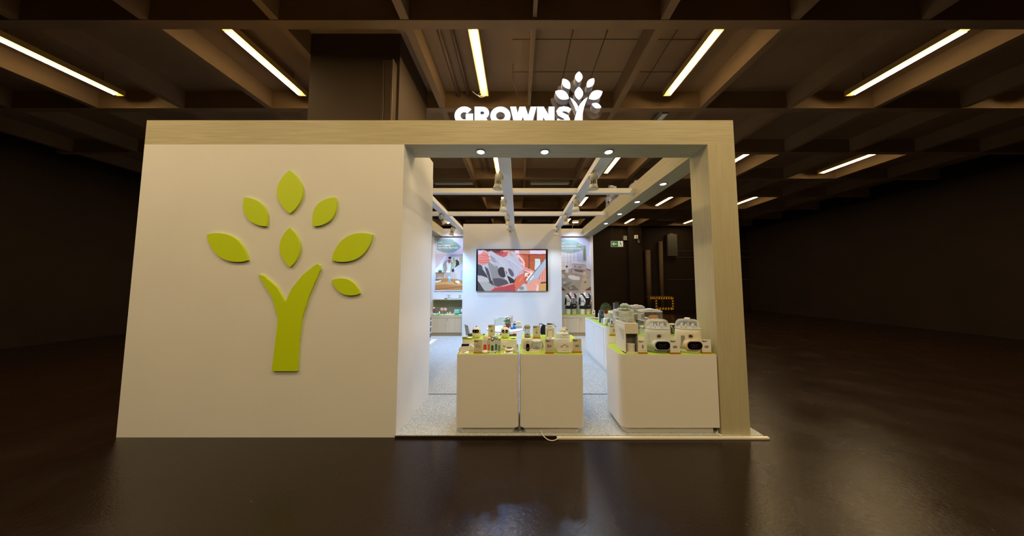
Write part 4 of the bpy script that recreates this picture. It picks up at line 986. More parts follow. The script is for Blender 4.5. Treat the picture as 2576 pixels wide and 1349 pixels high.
def dome_warmer(u, lab, base_m, body_m, knob, ring_m, w_=.155, grp=None):
    t = thing('bottle_steriliser', lab, 'steriliser', pos(u, 3.19, Z1), 0, None)
    MB().lathe([(0, 0), (w_ * .98, 0), (w_, .01), (w_ * 1.0, .04)], n=48, sy=.78).build('foot', base_m, t)
    MB().lathe([(w_ * 1.0, .04), (w_ * .985, .10), (w_ * .93, .22), (w_ * .90, .265), (w_ * .84, .275), (0, .275)], n=48, sy=.78).build('body', body_m, t)
    MB().lathe([(w_ * .90, .276), (w_ * .89, .31), (w_ * .84, .345), (w_ * .74, .370), (w_ * .6, .382), (.04, .386), (0, .386)], n=48, sy=.78).build('dome', clear, t)
    MB().lathe([(w_ * .88, .2755), (w_ * .94, .277), (w_ * .94, .281), (w_ * .88, .283)], n=48, sy=.78).build('rim', frost, t)
    rk = MB()
    for a in range(6): rk.tube([(w_ * .5 * math.cos(a), w_ * .4 * math.sin(a), .277), (w_ * .45 * math.cos(a), w_ * .35 * math.sin(a), .335)], .007, 6)
    rk.tube([(w_ * .6 * math.cos(k * .3), w_ * .45 * math.sin(k * .3), .30) for k in range(21)], .004, 6); rk.build('inner_rack', greyp, t)
    if knob: MB().lathe([(.028, .385), (.032, .392), (.028, .402), (0, .402)], n=24).build('lid_knob', creamw, t)
    yf = -w_ * .80
    MB().prism(rrect(-.118, .080, .038, .150, .054, 8), yf - .014, yf + .10).build('display_housing', ring_m, t)
    MB().prism(rrect(-.102, .072, .048, .140, .045, 8), yf - .018, yf - .013).build('display', black, t)
    b = MB()
    for k in range(5): b.blob((-.055 + .018 * k, yf - .0182, .100 + .005 * math.sin(k * 2)), (.0022, .001, .0022), 1)
    for k in range(3): b.blob((-.045 + .025 * k, yf - .0182, .075), (.0022, .001, .0022), 1)
    b.build('display_icons', inkw, t)
    b = MB().box(-.058, -.03, yf - .001, yf + .05, .212, .216).tube([(-.03, yf + .002, .214), (-.022, yf + .002, .222)], .002, 5).box(-.062, -.018, yf, yf + .05, .200, .203).box(-.062, -.024, yf, yf + .05, .190, .193)
    b.build('printed_logo', ink, t)
    return t
A_ = dome_warmer(1655, 'grey-white round bottle steriliser with grey green foot and black oval display', sage, greyp, False, greyp)
bb = MB()
for k in range(5): bb.box(-.133, -.125, -.06 + .003 * k, -.03 + .003 * k, .12 + .018 * k, .128 + .018 * k)
bb.build('side_label', ink, A_)
B_ = dome_warmer(1732, 'cream round bottle steriliser with clear dome, nearest the oak post', cream, cream, True, mat('rosy_beige_plastic', (222, 196, 172), 0.35), .158)
MB().prism(rrect(-.075, -.035, .07, .20, .012, 5), -.128, -.09).build('side_window', mgrey, B_).rotation_euler = (0, 0, -.55)
info_sign(1687, 1711, 854, 889, 3.045, Z1, 'info stand between the two round bottle sterilisers', 4, creamw)
info_sign(1767, 1790, 854, 889, 3.06, Z1, 'info stand at the far right end against the oak post', 4, creamw)

# --- behind, on the higher counter
ZB = 1.036
info_sign(1534.5, 1554, 818, 846, 3.60, ZB, 'info stand left of the big clear steamer on the rear counter', 5)
def steamer(u0, u1, v0, Y, lab, body_m, lid='box', d=.2, frac=.5, base_m=None, inner=None):
    x0, x1 = XU(u0, Y, ZB), XU(u1, Y, ZB); w_ = (x1 - x0) / 2; H = at(0, v0, Y).z - ZB
    t = thing('steamer', lab, 'steamer', ((x0 + x1) / 2, Y + d / 2, ZB))
    MB().prism(rrect(-w_ * .94, w_ * .94, -d / 2, d / 2, .04, 6), .0, H * .14, 'XY').build('base', base_m or body_m, t)
    MB().prism(rrect(-w_ * .9, w_ * .9, -d / 2 + .005, d / 2 - .005, .04, 6), H * .14, H * frac, 'XY').build('body', body_m, t)
    for k, (a, b_) in enumerate(((frac, frac + (1 - frac) * .48), (frac + (1 - frac) * .5, .93))):
        MB().prism(rrect(-w_, w_, -d / 2, d / 2, .05, 8), H * a, H * b_, 'XY').build('steam_tier', frost, t)
        MB().prism(rrect(-w_ * 1.02, w_ * 1.02, -d / 2 - .003, d / 2 + .003, .05, 8), H * b_ - .004, H * b_ + .004, 'XY').build('tier_rim', greyp, t)
    lb = MB()
    for q in range(4): lb.prism(rrect(-w_ * (.97 - .05 * q * q / 3), w_ * (.97 - .05 * q * q / 3), -d / 2 + .004 + .004 * q * q, d / 2 - .004 - .004 * q * q, .05, 8), H * .93 + .004 + q * (H * .07 - .004) / 4, H * .93 + .004 + (q + 1) * (H * .07 - .004) / 4, 'XY')
    lb.build('lid', frost, t)
    return t, w_, H
t, w_, H = steamer(1553, 1599, 779, 3.72, 'big clear two-tier steamer behind the water dispenser, plant dish on top', greyp, frac=.35)
p = thing('plant_dish', 'flat white dish of small green leaves on top of the clear steamer', 'plant', (t.location.x + .005, 3.80, ZB + H))
MB().lathe([(0, 0), (.07, 0), (.092, .010), (.088, .012), (.06, .006), (0, .006)], n=28).build('dish', creamw, p)
def foliage(n, r, h, z0, size, up=0.5, flat=1.0):
    b = MB()
    for i in range(n):
        a = random.uniform(0, 2 * PI); el_ = math.acos(random.uniform(0.0, 1)); rr = random.uniform(.35, 1) ** .6
        c = Vector((r * rr * math.sin(el_) * math.cos(a), r * rr * math.sin(el_) * math.sin(a) * flat, z0 + h * rr * math.cos(el_)))
        t1 = Vector((random.uniform(-1, 1), random.uniform(-1, 1), random.uniform(-.2, 1))).normalized(); t2 = t1.cross(Vector((random.random(), random.random(), random.random()))).normalized()
        s = size * random.uniform(.7, 1.3)
        vs = [b.b.verts.new(c + q) for q in (-t1 * s, t2 * s * .45, t1 * s, -t2 * s * .45)]; b.b.faces.new(vs)
    return b
foliage(170, .085, .045, .008, .011).build('leaves', leafm, p, fix=False)
t, w_, H = steamer(1618, 1672, 780, 3.66, 'big clear steamer with an amber pot inside, behind the grey-based steriliser', greyp, frac=.16)
MB().lathe([(.018, H), (.055, H + .002), (.055, H + .010), (.018, H + .016), (0, H + .016)], n=28).build('lid_plate', creamw, t)
for c_ in kids(t):
    if c_.name.startswith('steam_tier'): c_.data.materials[0] = acry
am = thing('amber_pot', 'round amber orange pot inside the clear steamer', 'pot', (t.location.x + .03, t.location.y - .045, ZB + H * .58 + .004))
MB().lathe([(0, 0), (.05, 0), (.066, .018), (.070, .04), (.06, .064), (.045, .070)], n=32, sy=.5).build('bowl', orange, am)
MB().lathe([(.045, .070), (.058, .074), (.05, .08), (0, .08)], n=32, sy=.5).build('rim', mat('brown_rim', (120, 60, 30), 0.4), am)
t, w_, H = steamer(1591, 1627, 769, 3.97, 'clear-topped steamer with deep green lower tray, at the back of the rear counter', cream, d=.2, frac=.72, base_m=dgreen)
MB().box(-.05, .06, -.106, -.1, .10, .17).build('green_tray', dgreen, t)
for x in (-.075, .035): MB().prism(rrect(x, x + .05, H * .42, H * .66, .01, 4), -.104, -.095).build('side_window', mgrey, t)
MB().box(-.02, .03, -.02, .02, H, H + .012, .002).build('lid_knob', pinkp, t)
t, w_, H = steamer(1569, 1589.5, 766, 3.98, 'small clear-lidded steamer at the back, just left of the green-tray one', greyp, d=.18, frac=.6)
MB().box(-.035, .035, -.02, .02, H, H + .012, .003).build('lid_knob', greyp, t)
t = thing('canister', 'dark grey canister with a lid at the very back of the rear counter', 'canister', pos(1554, 4.08, ZB))
h = at(0, 763, 4.02).z - ZB
MB().prism(rrect(-.035, .035, 0, .1, .02, 5), 0, h, 'XY').build('body', dgrey, t)
MB().lathe([(.03, h), (.034, h + .008), (.028, h + .014), (0, h + .014)], (0.02, .05, 0), 20).build('lid', matblack, t)
t = thing('tall_case', 'cream case with a patterned panel between the two round sterilisers, standing behind them', 'case', pos(1691, 3.64, ZB))
MB().box(-.045, .06, 0, .06, 0, .155, .006).build('frame', cream, t)
MB().box(-.022, .052, -.002, 0, .015, .14).build('panel', dgrey, t)
MB().tube([(-.01, -.004, .13), (.0, -.004, .10), (.02, -.004, .08), (.01, -.004, .05), (.035, -.004, .03)], .005, 5).build('ornament', greyp, t)
t = thing('clear_bottle', 'clear bottle standing on the rear counter beside the water dispenser', 'bottle', pos(1616, 3.64, ZB))
MB().lathe([(.028, 0), (.03, .01), (.03, .09), (.022, .10), (.022, .11)], n=20).build('body', clear, t)
MB().lathe([(.024, .105), (.024, .128), (0, .13)], n=20).build('cap', greyp, t)

# --- on the long white cabinet
ZL = 0.92
t = thing('magazine', 'stack of colour magazines at the far end of the white cabinet, lower one', 'magazine', (1.86, 6.18, ZL), .1)
MB().box(-.13, .17, -.10, .11, 0, .010).build('pages', creamw, t); MB().box(-.131, .171, -.101, .111, .010, .012).build('cover', mat('magazine_cover', (150, 140, 140), 0.4), t)
t = thing('magazine', 'dark red edged magazine lying on top of the other one', 'magazine', (1.92, 6.15, ZL + .013), -.05)
MB().box(-.10, .14, -.09, .09, 0, .010).build('pages', mat('maroon', (90, 40, 46), 0.5), t); MB().box(-.101, .141, -.091, .091, .010, .012).build('cover', mat('magazine_cover_pink', (206, 170, 160), 0.4), t)
t = thing('flask', 'tall grey flask with a loop handle on the white cabinet', 'flask', pos(1513, 5.62, ZL))
MB().lathe([(.05, 0), (.052, .02), (.056, .16), (.058, .24), (.056, .262), (.04, .266), (0, .266)], n=28).build('body', dgrey, t)
MB().tube([(-.05, -.03, .25), (-.035, -.055, .18), (0, -.064, .155), (.035, -.055, .18), (.05, -.03, .25)], .006, 8).build('handle', mgrey, t)
MB().box(-.062, -.05, -.02, .03, .03, .20, .004).build('side_strip', greyp, t)
t = thing('clear_jar', 'clear jar with a grey lid right in front of the tall grey flask', 'jar', pos(1517, 5.40, ZL))
MB().lathe([(.034, 0), (.036, .01), (.036, .085), (.03, .09)], n=22).build('glass', frost, t)
MB().lathe([(.034, .088), (.037, .094), (.034, .108), (0, .11)], n=22).build('lid', mgrey, t)
t = thing('bottle_warmer', 'white and grey green curved bottle warmer on the white cabinet', 'bottle warmer', pos(1529, 5.20, ZL))
MB().prism([(-.065, .01), (-.02, 0), (.05, 0), (.062, .02), (.062, .125), (.01, .13), (-.02, .06)], -.0, .08).build('grey_body', sage, t)
MB().prism([(-.066, .02), (-.05, .005), (-.02, .05), (.0, .125), (.05, .138), (.02, .145), (-.05, .14), (-.064, .12)], -.004, .084).build('white_shell', creamw, t)
t = thing('jar', 'small cream jar in front of the curved bottle warmer', 'jar', pos(1533.5, 5.08, ZL))
MB().lathe([(0, 0), (.026, 0), (.030, .045), (.030, .055)], n=22).build('cup', cream, t); MB().lathe([(.031, .055), (.033, .06), (.031, .066), (0, .067)], n=22).build('lid', greyp, t)
t = thing('info_card', 'narrow white info card standing between the jar and the black thermos', 'card', pos(1539, 5.12, ZL), -.5)
MB().box(-.03, .03, .0, .004, .01, .14).build('card', creamw, t); MB().box(-.032, .032, -.008, .012, 0, .014).build('wooden_foot', brownw, t); MB().box(-.012, .012, -.001, 0, .04, .11).build('printed_figure', dgrey, t)
t = thing('thermos', 'slim black thermos with a grey ring near its lid', 'thermos', pos(1546, 5.08, ZL))
MB().lathe([(.028, 0), (.030, .01), (.032, .14), (.031, .155)], n=24).build('body', matblack, t); MB().lathe([(.0315, .155), (.0315, .165)], n=24).build('ring', mgrey, t); MB().lathe([(.031, .165), (.031, .192), (.026, .198), (0, .198)], n=24).build('lid', dgrey, t)
for k, (u, v, Y, r) in enumerate(((1499, 804, 5.72, .3), (1511, 809, 5.38, .3), (1529, 819, 4.98, .2))):
    t = thing('flat_label', ('farthest', 'middle', 'nearest')[k] + ' small printed label lying on the lime cabinet top', 'label card', (XU(u, Y + .1, ZL), Y + .1, ZL), r, 'labels lying on the white cabinet')
    MB().box(-.035, .035, -.03, .03, 0, .003).build('card', creamw, t); MB().box(-.028, .02, -.02, .02, .003, .004).build('print', dgrey, t)
# plant on the wooden riser
def pot_plant(loc, lab, pr, ph, fr, fh, lm, flowers=0, name='potted_plant'):
    t = thing(name, lab, 'plant', loc)
    MB().lathe([(0, 0), (pr * .75, 0), (pr * .95, ph * .85), (pr * 1.05, ph * .85), (pr * 1.05, ph), (pr * .9, ph), (pr * .9, ph * .9), (0, ph * .88)], n=24).build('pot', terra, t)
    b = foliage(700, fr, fh, ph * .95, fr * .10); b.build('foliage', lm, t, fix=False)
    st = MB()
    for k in range(9):
        a = k * .7; st.tube([(0, 0, ph * .85), (fr * .3 * math.cos(a), fr * .3 * math.sin(a), ph + fh * .5), (fr * .65 * math.cos(a), fr * .65 * math.sin(a), ph + fh * .8)], fr * .012, 5)
    st.build('stems', leafd, t)
    for k in range(flowers):
        a = random.uniform(0, 2 * PI); e_ = random.uniform(.0, 1.2)
        MB().lathe([(0, 0), (.016, .004), (.017, .010), (.006, .014), (0, .014)], (fr * math.sin(e_) * math.cos(a), fr * math.sin(e_) * math.sin(a), ph + fh * (.15 + .85 * math.cos(e_))), 8).build('flower', petal, t)
    return t
pot_plant((XU(1524.5, 5.75, 1.10), 5.75, 1.095), 'bushy green plant in a red brown pot on the wooden step', .05, .085, .13, .17, leafd)

# ================================================================ table and chairs
tc = (XU(1270, 5.75, .78), 5.75)
t = thing('round_table', 'white round table in front of the screen wall', 'table', (tc[0], tc[1], .03))
MB().lathe([(0, .715), (.40, .715), (.405, .725), (.405, .735), (.395, .742), (0, .742)], n=56).build('tabletop', white, t)
MB().lathe([(.03, .02), (.03, .715)], n=20).build('pedestal', metal, t)
MB().lathe([(0, 0), (.24, 0), (.24, .012), (.04, .025), (0, .025)], n=40).build('foot', metal, t)
def chair(x, y, rz, lab):
    t = thing('chair', lab, 'chair', (x, y, .03), rz, 'white chairs around the round table')
    MB().prism(rrect(-.21, .21, -.21, .20, .06, 6), .43, .455, 'XY').build('seat', white, t)
    b = MB(); n = 10
    rows = []
    for i in range(n + 1):
        z = .50 + .35 * i / n; yy = .20 + .05 * i / n; hw_ = .20 if i < n - 1 else .20 - .03 * (i - n + 2)
        rows.append([(hw_ * (2 * j / 8 - 1), yy - .05 * (1 - (2 * j / 8 - 1) ** 2) * -1 - .03, z) for j in range(9)])
    V = [[b.b.verts.new(p) for p in r] for r in rows]; 
    for i in range(n):
        for j in range(8): b.b.faces.new([V[i][j], V[i][j + 1], V[i + 1][j + 1], V[i + 1][j]]).smooth = True
    o = b.build('backrest', mat('pale_mint_mesh', (206, 220, 216), 0.5), t); md = o.modifiers.new('s', 'SOLIDIFY'); md.thickness = .012
    MB().tube([(-.20, .17, .44), (-.20, .17, .60), (-.20, .215, .82), (-.17, .225, .86), (0, .265, .865), (.17, .225, .86), (.20, .215, .82), (.20, .17, .60), (.20, .17, .44)], .012, 8).build('back_frame', white, t)
    for sx in (-1, 1):
        for sy in (-1, 1): MB().tube([(sx * .17, sy * .17, .43), (sx * .20, sy * .21, 0)], .011, 8).build('leg', white, t)
    return t
chair(tc[0] - .58, 5.55, PI / 2 + .35, 'white chair at the left of the round table, seen behind the left robot face')
chair(tc[0] - .12, 6.42, .0, 'white framed chair behind the round table, facing the counters')
ch = chair(XU(1368, 5.6, .8) - .10, 5.72, -PI / 2 - .5, 'white chair right of the round table with a black bag on it')
bag = thing('bag', 'black cloth bag hanging over the white chair right of the table', 'bag', (XU(1367, 5.45, .8), 5.40, .70))
MB().lathe([(0, 0), (.062, .0), (.072, .04), (.066, .12), (.045, .18), (.02, .205), (0, .21)], n=20, sy=.5).build('cloth', matblack, bag)
MB().tube([(0, 0, .20), (-.04, .06, .215), (-.09, .10, .20)], .008, 6).build('strap', matblack, bag)
ZT = .7725
pot_plant((XU(1277, 5.80, .8), 5.80, ZT), 'white flowering plant in a red brown pot on the round table', .048, .085, .105, .16, leafm, 60)
def spray(u, Y, H_, lab, liquid, trig, lbl, r=.035):
    t = thing('spray_bottle', lab, 'spray bottle', (XU(u, Y, .8), Y, ZT))
    MB().lathe([(0, 0), (r, 0), (r, H_ * .34), (r * .98, H_ * .36)], n=20, sy=.7).build('liquid', liquid, t)
    MB().lathe([(r * .98, H_ * .36), (r * .9, H_ * .55), (r * .4, H_ * .72), (r * .35, H_ * .78)], n=20, sy=.7).build('clear_neck', frost, t)
    MB().lathe([(r * .42, H_ * .76), (r * .42, H_ * .83), (0, H_ * .83)], n=16).build('collar', red if trig else creamw, t)
    MB().prism([(-r * 1.3, H_ * .93), (-r * 1.3, H_ * .98), (-r * .4, H_), (r * .9, H_), (r * .9, H_ * .92), (r * .3, H_ * .83), (-r * .3, H_ * .83), (-r * .5, H_ * .92)], -.012, .012).build('trigger_head', creamw, t)
    MB().prism([(-r * .8, H_ * .92), (-r * .6, H_ * .92), (-r * .9, H_ * .80), (-r * 1.05, H_ * .80)], -.006, .006).build('trigger', red if trig else creamw, t)
    MB().box(-r * .5, r * .5, -r * .72, -r * .66, H_ * .15, H_ * .5).build('label', lbl, t)
    return t
spray(1288, 5.62, .30, 'spray bottle with blue liquid and a red collar, right of the flowering plant', blue, True, creamw)
spray(1268, 5.60, .15, 'small white spray bottle, left of the flowering plant pot', creamw, False, creamw, .028)
t = thing('bottle', 'white and blue bottle with a navy label and dark cap on the round table', 'bottle', (XU(1295, 5.66, .8), 5.66, ZT))
MB().lathe([(0, 0), (.028, 0), (.028, .06)], n=18, sy=.7).build('blue_base', blue, t); MB().lathe([(.0282, .06), (.0282, .13), (.02, .145)], n=18, sy=.7).build('white_body', creamw, t)
MB().box(-.024, .024, -.024, -.018, .085, .12).build('label', navy, t); MB().lathe([(.014, .145), (.014, .16), (0, .16)], n=14).build('cap', ink, t)
t = thing('carton', 'salmon pink carton behind the spray bottle on the round table', 'carton', (XU(1285, 5.92, .8), 5.92, ZT))
MB().box(-.04, .04, 0, .06, 0, .145).build('box', mat('salmon_carton', (226, 150, 140), 0.5), t); MB().box(-.04, .04, -.001, 0, .09, .11).build('stripe', creamw, t)
t = thing('tissue_pack', 'grey white patterned pack on the right of the round table', 'pack', (XU(1305, 5.72, .8), 5.72, ZT))
MB().box(-.075, .075, 0, .12, 0, .062, .014).build('pack', greyp, t)
b = MB()
for k in range(9): b.prism([(-.065 + .014 * k, .012), (-.058 + .014 * k, .012), (-.05 + .014 * k, .05), (-.057 + .014 * k, .05)], -.002, 0)
b.build('pattern', mgrey, t)
t = thing('paper_stack', 'loose stack of white papers with a yellow printed sheet on top of the pack', 'papers', (XU(1304, 5.72, .8), 5.74, ZT + .063))
for k in range(4): MB().box(-.08 + .006 * k, .07 - .006 * k, -.01, .11, .005 + .011 * k - .005, .010 + .011 * k, .002).build('sheet', creamw, t)
MB().prism([(-.07, .043), (.0, .085), (.09, .05), (.085, .046), (.0, .078), (-.06, .04)], 0, .10).build('folded_sheet', mat('yellow_print', (240, 214, 90), 0.5), t)

# wall outlet on the screen wall
t = thing('power_socket', 'small white socket low on the screen wall right of the jar-shaped cooker', 'socket', tuple(at(1396.5, 820, 8.449)))
MB().box(-.05, .05, -.012, 0, -.05, .05, .004).build('plate', creamw, t); MB().lathe([(0, 0), (.026, 0), (.026, -.006), (0, -.006)], (0, -.013, 0), 18, axis='Y').build('insert', mgrey, t)

# ================================================================ mannequins with carriers and dolls
def loft(b, rings, n=28, cap=True):
    R = []
    for (z, cx, cy_, rx, ry) in rings: R.append([b.b.verts.new((cx + rx * math.cos(2 * PI * i / n), cy_ + ry * math.sin(2 * PI * i / n), z)) for i in range(n)])
    for a, c in zip(R, R[1:]):
        for i in range(n): b.b.faces.new([a[i], a[(i + 1) % n], c[(i + 1) % n], c[i]]).smooth = True
    if cap: b.b.faces.new(R[0][::-1]); b.b.faces.new(R[-1])
    return b
def mannequin(x, y, rz, lab, clab, dlab, hatm, mesh_panel):
    t = thing('mannequin_torso', lab, 'mannequin', (x, y, ZC), rz, 'mannequin torsos')
    b = MB()
    loft(b, [(.20, 0, 0, .185, .105), (.27, 0, 0, .185, .11), (.36, 0, 0, .155, .098), (.42, 0, 0, .145, .095), (.50, 0, -.005, .16, .105), (.58, 0, -.005, .178, .11), (.64, 0, 0, .18, .10), (.675, 0, .005, .150, .075), (.69, 0, .008, .09, .06), (.705, 0, .005, .055, .052), (.74, 0, 0, .046, .046), (.77, 0, -.002, .046, .046)])
    for s in (-1, 1):
        loft(b, [(.0, s * .098, 0, .07, .075), (.08, s * .098, 0, .078, .085), (.16, s * .095, 0, .088, .1), (.23, s * .09, 0, .09, .105)])
        b.blob((s * .172, 0, .615), (.04, .055, .065), 2); b.blob((s * .075, -.075, .53), (.06, .04, .055), 2)
    o = b.build('body', torsom, t); md = o.modifiers.new('r', 'REMESH'); md.mode = 'VOXEL'; md.voxel_size = .011; md.use_smooth_shade = True
    md2 = o.modifiers.new('sm', 'SMOOTH'); md2.iterations = 6; md2.factor = .5
    c = thing('baby_carrier', clab, 'baby carrier', (x, y, ZC + .22), rz, 'baby carriers')
    z0 = -.22
    b = MB(); loft(b, [(.195 + z0, 0, -.004, .200, .128), (.22 + z0, 0, -.005, .212, .137), (.27 + z0, 0, -.005, .205, .135), (.305 + z0, 0, -.004, .178, .118)]); b.build('waist_belt', matblack, c)
    b = MB().prism([(-.12, .22 + z0), (.12, .22 + z0), (.115, .33 + z0), (.08, .38 + z0), (-.08, .38 + z0), (-.115, .33 + z0)], -.215, -.12); b.build('hip_seat', matblack, c).modifiers.new('b', 'BEVEL').width = .022
    pts = [(-.075, .37), (.075, .37), (.092, .46), (.105, .565), (.04, .58), (-.06, .58), (-.10, .565), (-.088, .46)]
    MB().prism([(a, z + z0) for a, z in pts], -.215, -.165).build('front_panel', mgrey if mesh_panel else matblack, c).modifiers.new('b', 'BEVEL').width = .015
    if mesh_panel:
        MB().box(-.006, .006, -.218, -.215, .38 + z0, .575 + z0).build('zip', matblack, c)
        for s in (-1, 1): MB().prism([(s * .075, .38 + z0), (s * .10, .47 + z0), (s * .108, .40 + z0)], -.217, -.165).build('side_wing', matblack, c)
    for s in (-1, 1):
        b = MB(); P = [(s * .09, -.185, .56), (s * .115, -.13, .64), (s * .115, -.03, .705), (s * .115, .06, .69), (s * .12, .125, .60), (s * .14, .13, .45), (s * .185, .06, .33)]
        for i in range(len(P) - 1):
            a_, c_ = Vector(P[i]), Vector(P[i + 1]); v = [b.b.verts.new(q + Vector((dx, 0, z0))) for q, dx in ((a_, -.025), (a_, .025), (c_, .025), (c_, -.025))]; b.b.faces.new(v)
        o = b.build('shoulder_strap', matblack, c); md = o.modifiers.new('s', 'SOLIDIFY'); md.thickness = .022; md.offset = 0
        MB().tube([(s * .10, -.18, .45 + z0), (s * .165, -.10, .455 + z0), (s * .18, 0, .46 + z0), (s * .15, .12, .46 + z0)], .009, 8).build('side_strap', matblack, c)
    MB().box(.0, .05, -.2165, -.215, .30 + z0, .318 + z0).build('logo_patch', greyp, c)
    # doll
    d = thing('doll', dlab, 'doll', tuple(Vector((x, y, 0)) + Matrix.Rotation(rz, 3, 'Z') @ Vector((.0, -.145, 0)) + Vector((0, 0, ZC + .36))), rz, 'dolls in the carriers')
    b = MB(); loft(b, [(.0, 0, 0, .055, .018), (.10, 0, 0, .06, .02), (.19, 0, 0, .055, .02), (.215, 0, 0, .03, .018)])
    b.blob((0, -.015, .27), (.048, .045, .052), 2)
    b.blob((0, -.062, .262), (.006, .006, .006), 1)
    b.build('body', skin, d)
    b = MB().lathe([(.050, .0), (.052, .015), (.046, .045), (.025, .07), (0, .078)], (0, -.015, .285), 20); b.build('hat', hatm, d)
    MB().lathe([(.052, -.006), (.055, 0), (.053, .010)], (0, -.015, .285), 20).build('hat_brim', inkw, d)
    for s in (-1, 1):
        MB().blob((s * .018, -.058, .275), (.005, .003, .004), 1).build('eye', ink, d)
        MB().tube([(s * .055, -.005, .18), (s * .11, -.03, .13), (s * .13, -.09, .09)], [.018, .016, .013], 8).build('sleeve', inkw, d)
        h = MB().blob((s * .138, -.105, .08), (.014, .02, .014), 1)
        for k in range(4): h.tube([(s * (.138 + .004 * (k - 1.5)), -.12, .082), (s * (.142 + .007 * (k - 1.5)), -.137, .086 - .003 * k)], .0036, 5)
        h.tube([(s * .13, -.112, .088), (s * .122, -.124, .096)], .004, 5); h.build('hand', skin, d)
    MB().blob((0, -.064, .25), (.010, .003, .003), 1).build('mouth', red, d)
    MB().lathe([(.06, .205), (.075, .215), (.06, .235), (.03, .24)], (0, -.01, 0), 20).build('bib', inkw, d)
pinkhat = mat('pink_knit', (236, 120, 150), 0.8); bluehat = mat('blue_knit', (110, 140, 210), 0.8)
mannequin(XU(1436.5, 8.86, 1.1), 8.87, .25, 'white mannequin torso at the left, next to the screen wall', 'black and grey mesh baby carrier on the left mannequin', 'doll with a pink hat in the left carrier', pinkhat, True)
mannequin(XU(1472, 8.86, 1.1), 8.87, .25, 'white mannequin torso at the right, near the end post', 'all black baby carrier on the right mannequin', 'doll with a blue hat in the right carrier', bluehat, False)
t = thing('info_card', 'white card with a black figure beside the right mannequin', 'card', (XU(1493.5, 8.66, .75), 8.66, ZC))
MB().box(-.05, .05, 0, .006, .015, .16).build('card', creamw, t); MB().box(-.052, .052, -.01, .02, 0, .018).build('foot', brownw, t)
MB().prism([(-.012, .06), (.012, .06), (.012, .08), (.024, .09), (.012, .10), (.006, .125), (-.006, .125), (-.012, .10), (-.024, .09), (-.012, .08)], -.002, 0).build('printed_figure', ink, t)

# ================================================================ left cabinet goods
def P9(u, Y=8.72, z=ZC): return (XU(u, Y, z), Y, z)
t = thing('detergent_bottle', 'blue bottle with an orange red collar and white spray top on the left cabinet', 'bottle', P9(1092, 8.80))
MB().lathe([(0, 0), (.045, 0), (.045, .10), (.03, .13)], n=18, sy=.7).build('body', mat('steel_blue', (60, 120, 160), 0.4), t); MB().box(-.066, .066, -.03, .03, .13, .165, .008).build('collar', red, t)
MB().lathe([(.014, .165), (.014, .20), (0, .2)], n=12).build('black_neck', matblack, t); MB().box(-.03, .02, -.015, .015, .20, .245, .006).build('spray_top', inkw, t)
t = thing('red_bottle', 'small white bottle with a red tip at the left end of the cabinet', 'bottle', P9(1094, 8.66))
MB().lathe([(.04, 0), (.042, .03), (.02, .055), (0, .06)], n=16).build('body', creamw, t); MB().lathe([(.012, .058), (.004, .08), (0, .08)], n=10).build('tip', red, t)
for k, (u, Y, h, lb) in enumerate(((1089, 8.64, .08, 'clear and white bottle at the left edge of the left cabinet'), (1100, 8.66, .07, 'low mint white bottle on the left cabinet'), (1105, 8.66, .13, 'taller mint white pump bottle on the left cabinet'))):
    t = thing('baby_bottle', lb, 'bottle', P9(u, Y), 0)
    MB().lathe([(0, 0), (.03, 0), (.032, h * .5), (.024, h * .62)], n=18).build('body', mint if k else frost, t); MB().lathe([(.02, h * .62), (.018, h * .8), (.008, h * .9), (0, h)], n=14).build('top', inkw, t)
t = thing('breast_shields', 'pair of pink round silicone shields on a clear stand', 'shields', P9(1116, 8.78))
for s in (-1, 1): MB().lathe([(0, .0), (.02, .004), (.05, .012), (.056, .016), (.05, .02), (0, .02)], (s * .058, 0, .175), 24, axis='Y').build('shield', pinkp, t)
MB().lathe([(.03, 0), (.01, .02), (.008, .12)], (-.05, .01, 0), 14).build('stand', clear, t); MB().lathe([(.03, 0), (.01, .02), (.008, .12)], (.05, .01, 0), 14).build('stand', clear, t)
MB().box(-.09, .09, -.03, .04, 0, .012).build('foot', frost, t)
for k, (u, Y, w_, h, m_, lb) in enumerate(((1124.2, 8.70, .025, .08, cream, 'small leaning cream card on the left cabinet, left of the folded cloth'), (1131.5, 8.80, .05, .10, pinkp, 'folded pale cloth with a peak on the left cabinet'), (1140.2, 8.80, .04, .06, pinkp, 'folded pale pink cloth on the left cabinet'), (1145.3, 8.82, .02, .05, greyp, 'low grey white folded cloth beside the mint box'))):
    t = thing('folded_cloth' if k else 'card', lb, 'cloth' if k else 'card', P9(u, Y), .1 * k)
    MB().prism([(-w_, 0), (w_, 0), (w_ * .8, h * .45), (w_ * .1, h), (-w_ * .3, h * .8), (-w_ * .9, h * .3)], 0, .09).build('folds', m_, t)
    MB().box(-w_ * 1.05, w_ * 1.05, -.01, .10, -0.0, .006).build('base_cloth', creamw, t)
t = thing('teal_tray', 'flat teal box lying at the right end of the left cabinet', 'box', P9(1154, 8.70))
MB().box(-.13, .125, 0, .20, 0, .04, .004).build('box', teal, t); MB().box(-.125, .12, .004, .19, .04, .046).build('lid', mat('teal_dark', (30, 120, 108), 0.5), t)
for k, (u, w_, h, m_, lb, nm) in enumerate(((1148.5, .08, .125, mint, 'upright mint box standing on the teal box', 'carton'), (1155.2, .022, .14, mat('green_pack', (150, 206, 170), 0.5), 'narrow green pack right of the upright mint box', 'carton'), (1157.9, .008, .11, mat('brown_stick', (140, 90, 80), 0.5), 'thin brown stick between the packs', 'stick'))):
    t = thing(nm, lb, nm, (XU(u, 8.76, ZC + .05), 8.76, ZC + .046))
    MB().box(-w_, w_, 0, .05, 0, h, .002).build('body', m_, t); MB().box(-w_ * .7, w_ * .7, -.001, 0, h * .5, h * .56).build('printed_line', sage, t)
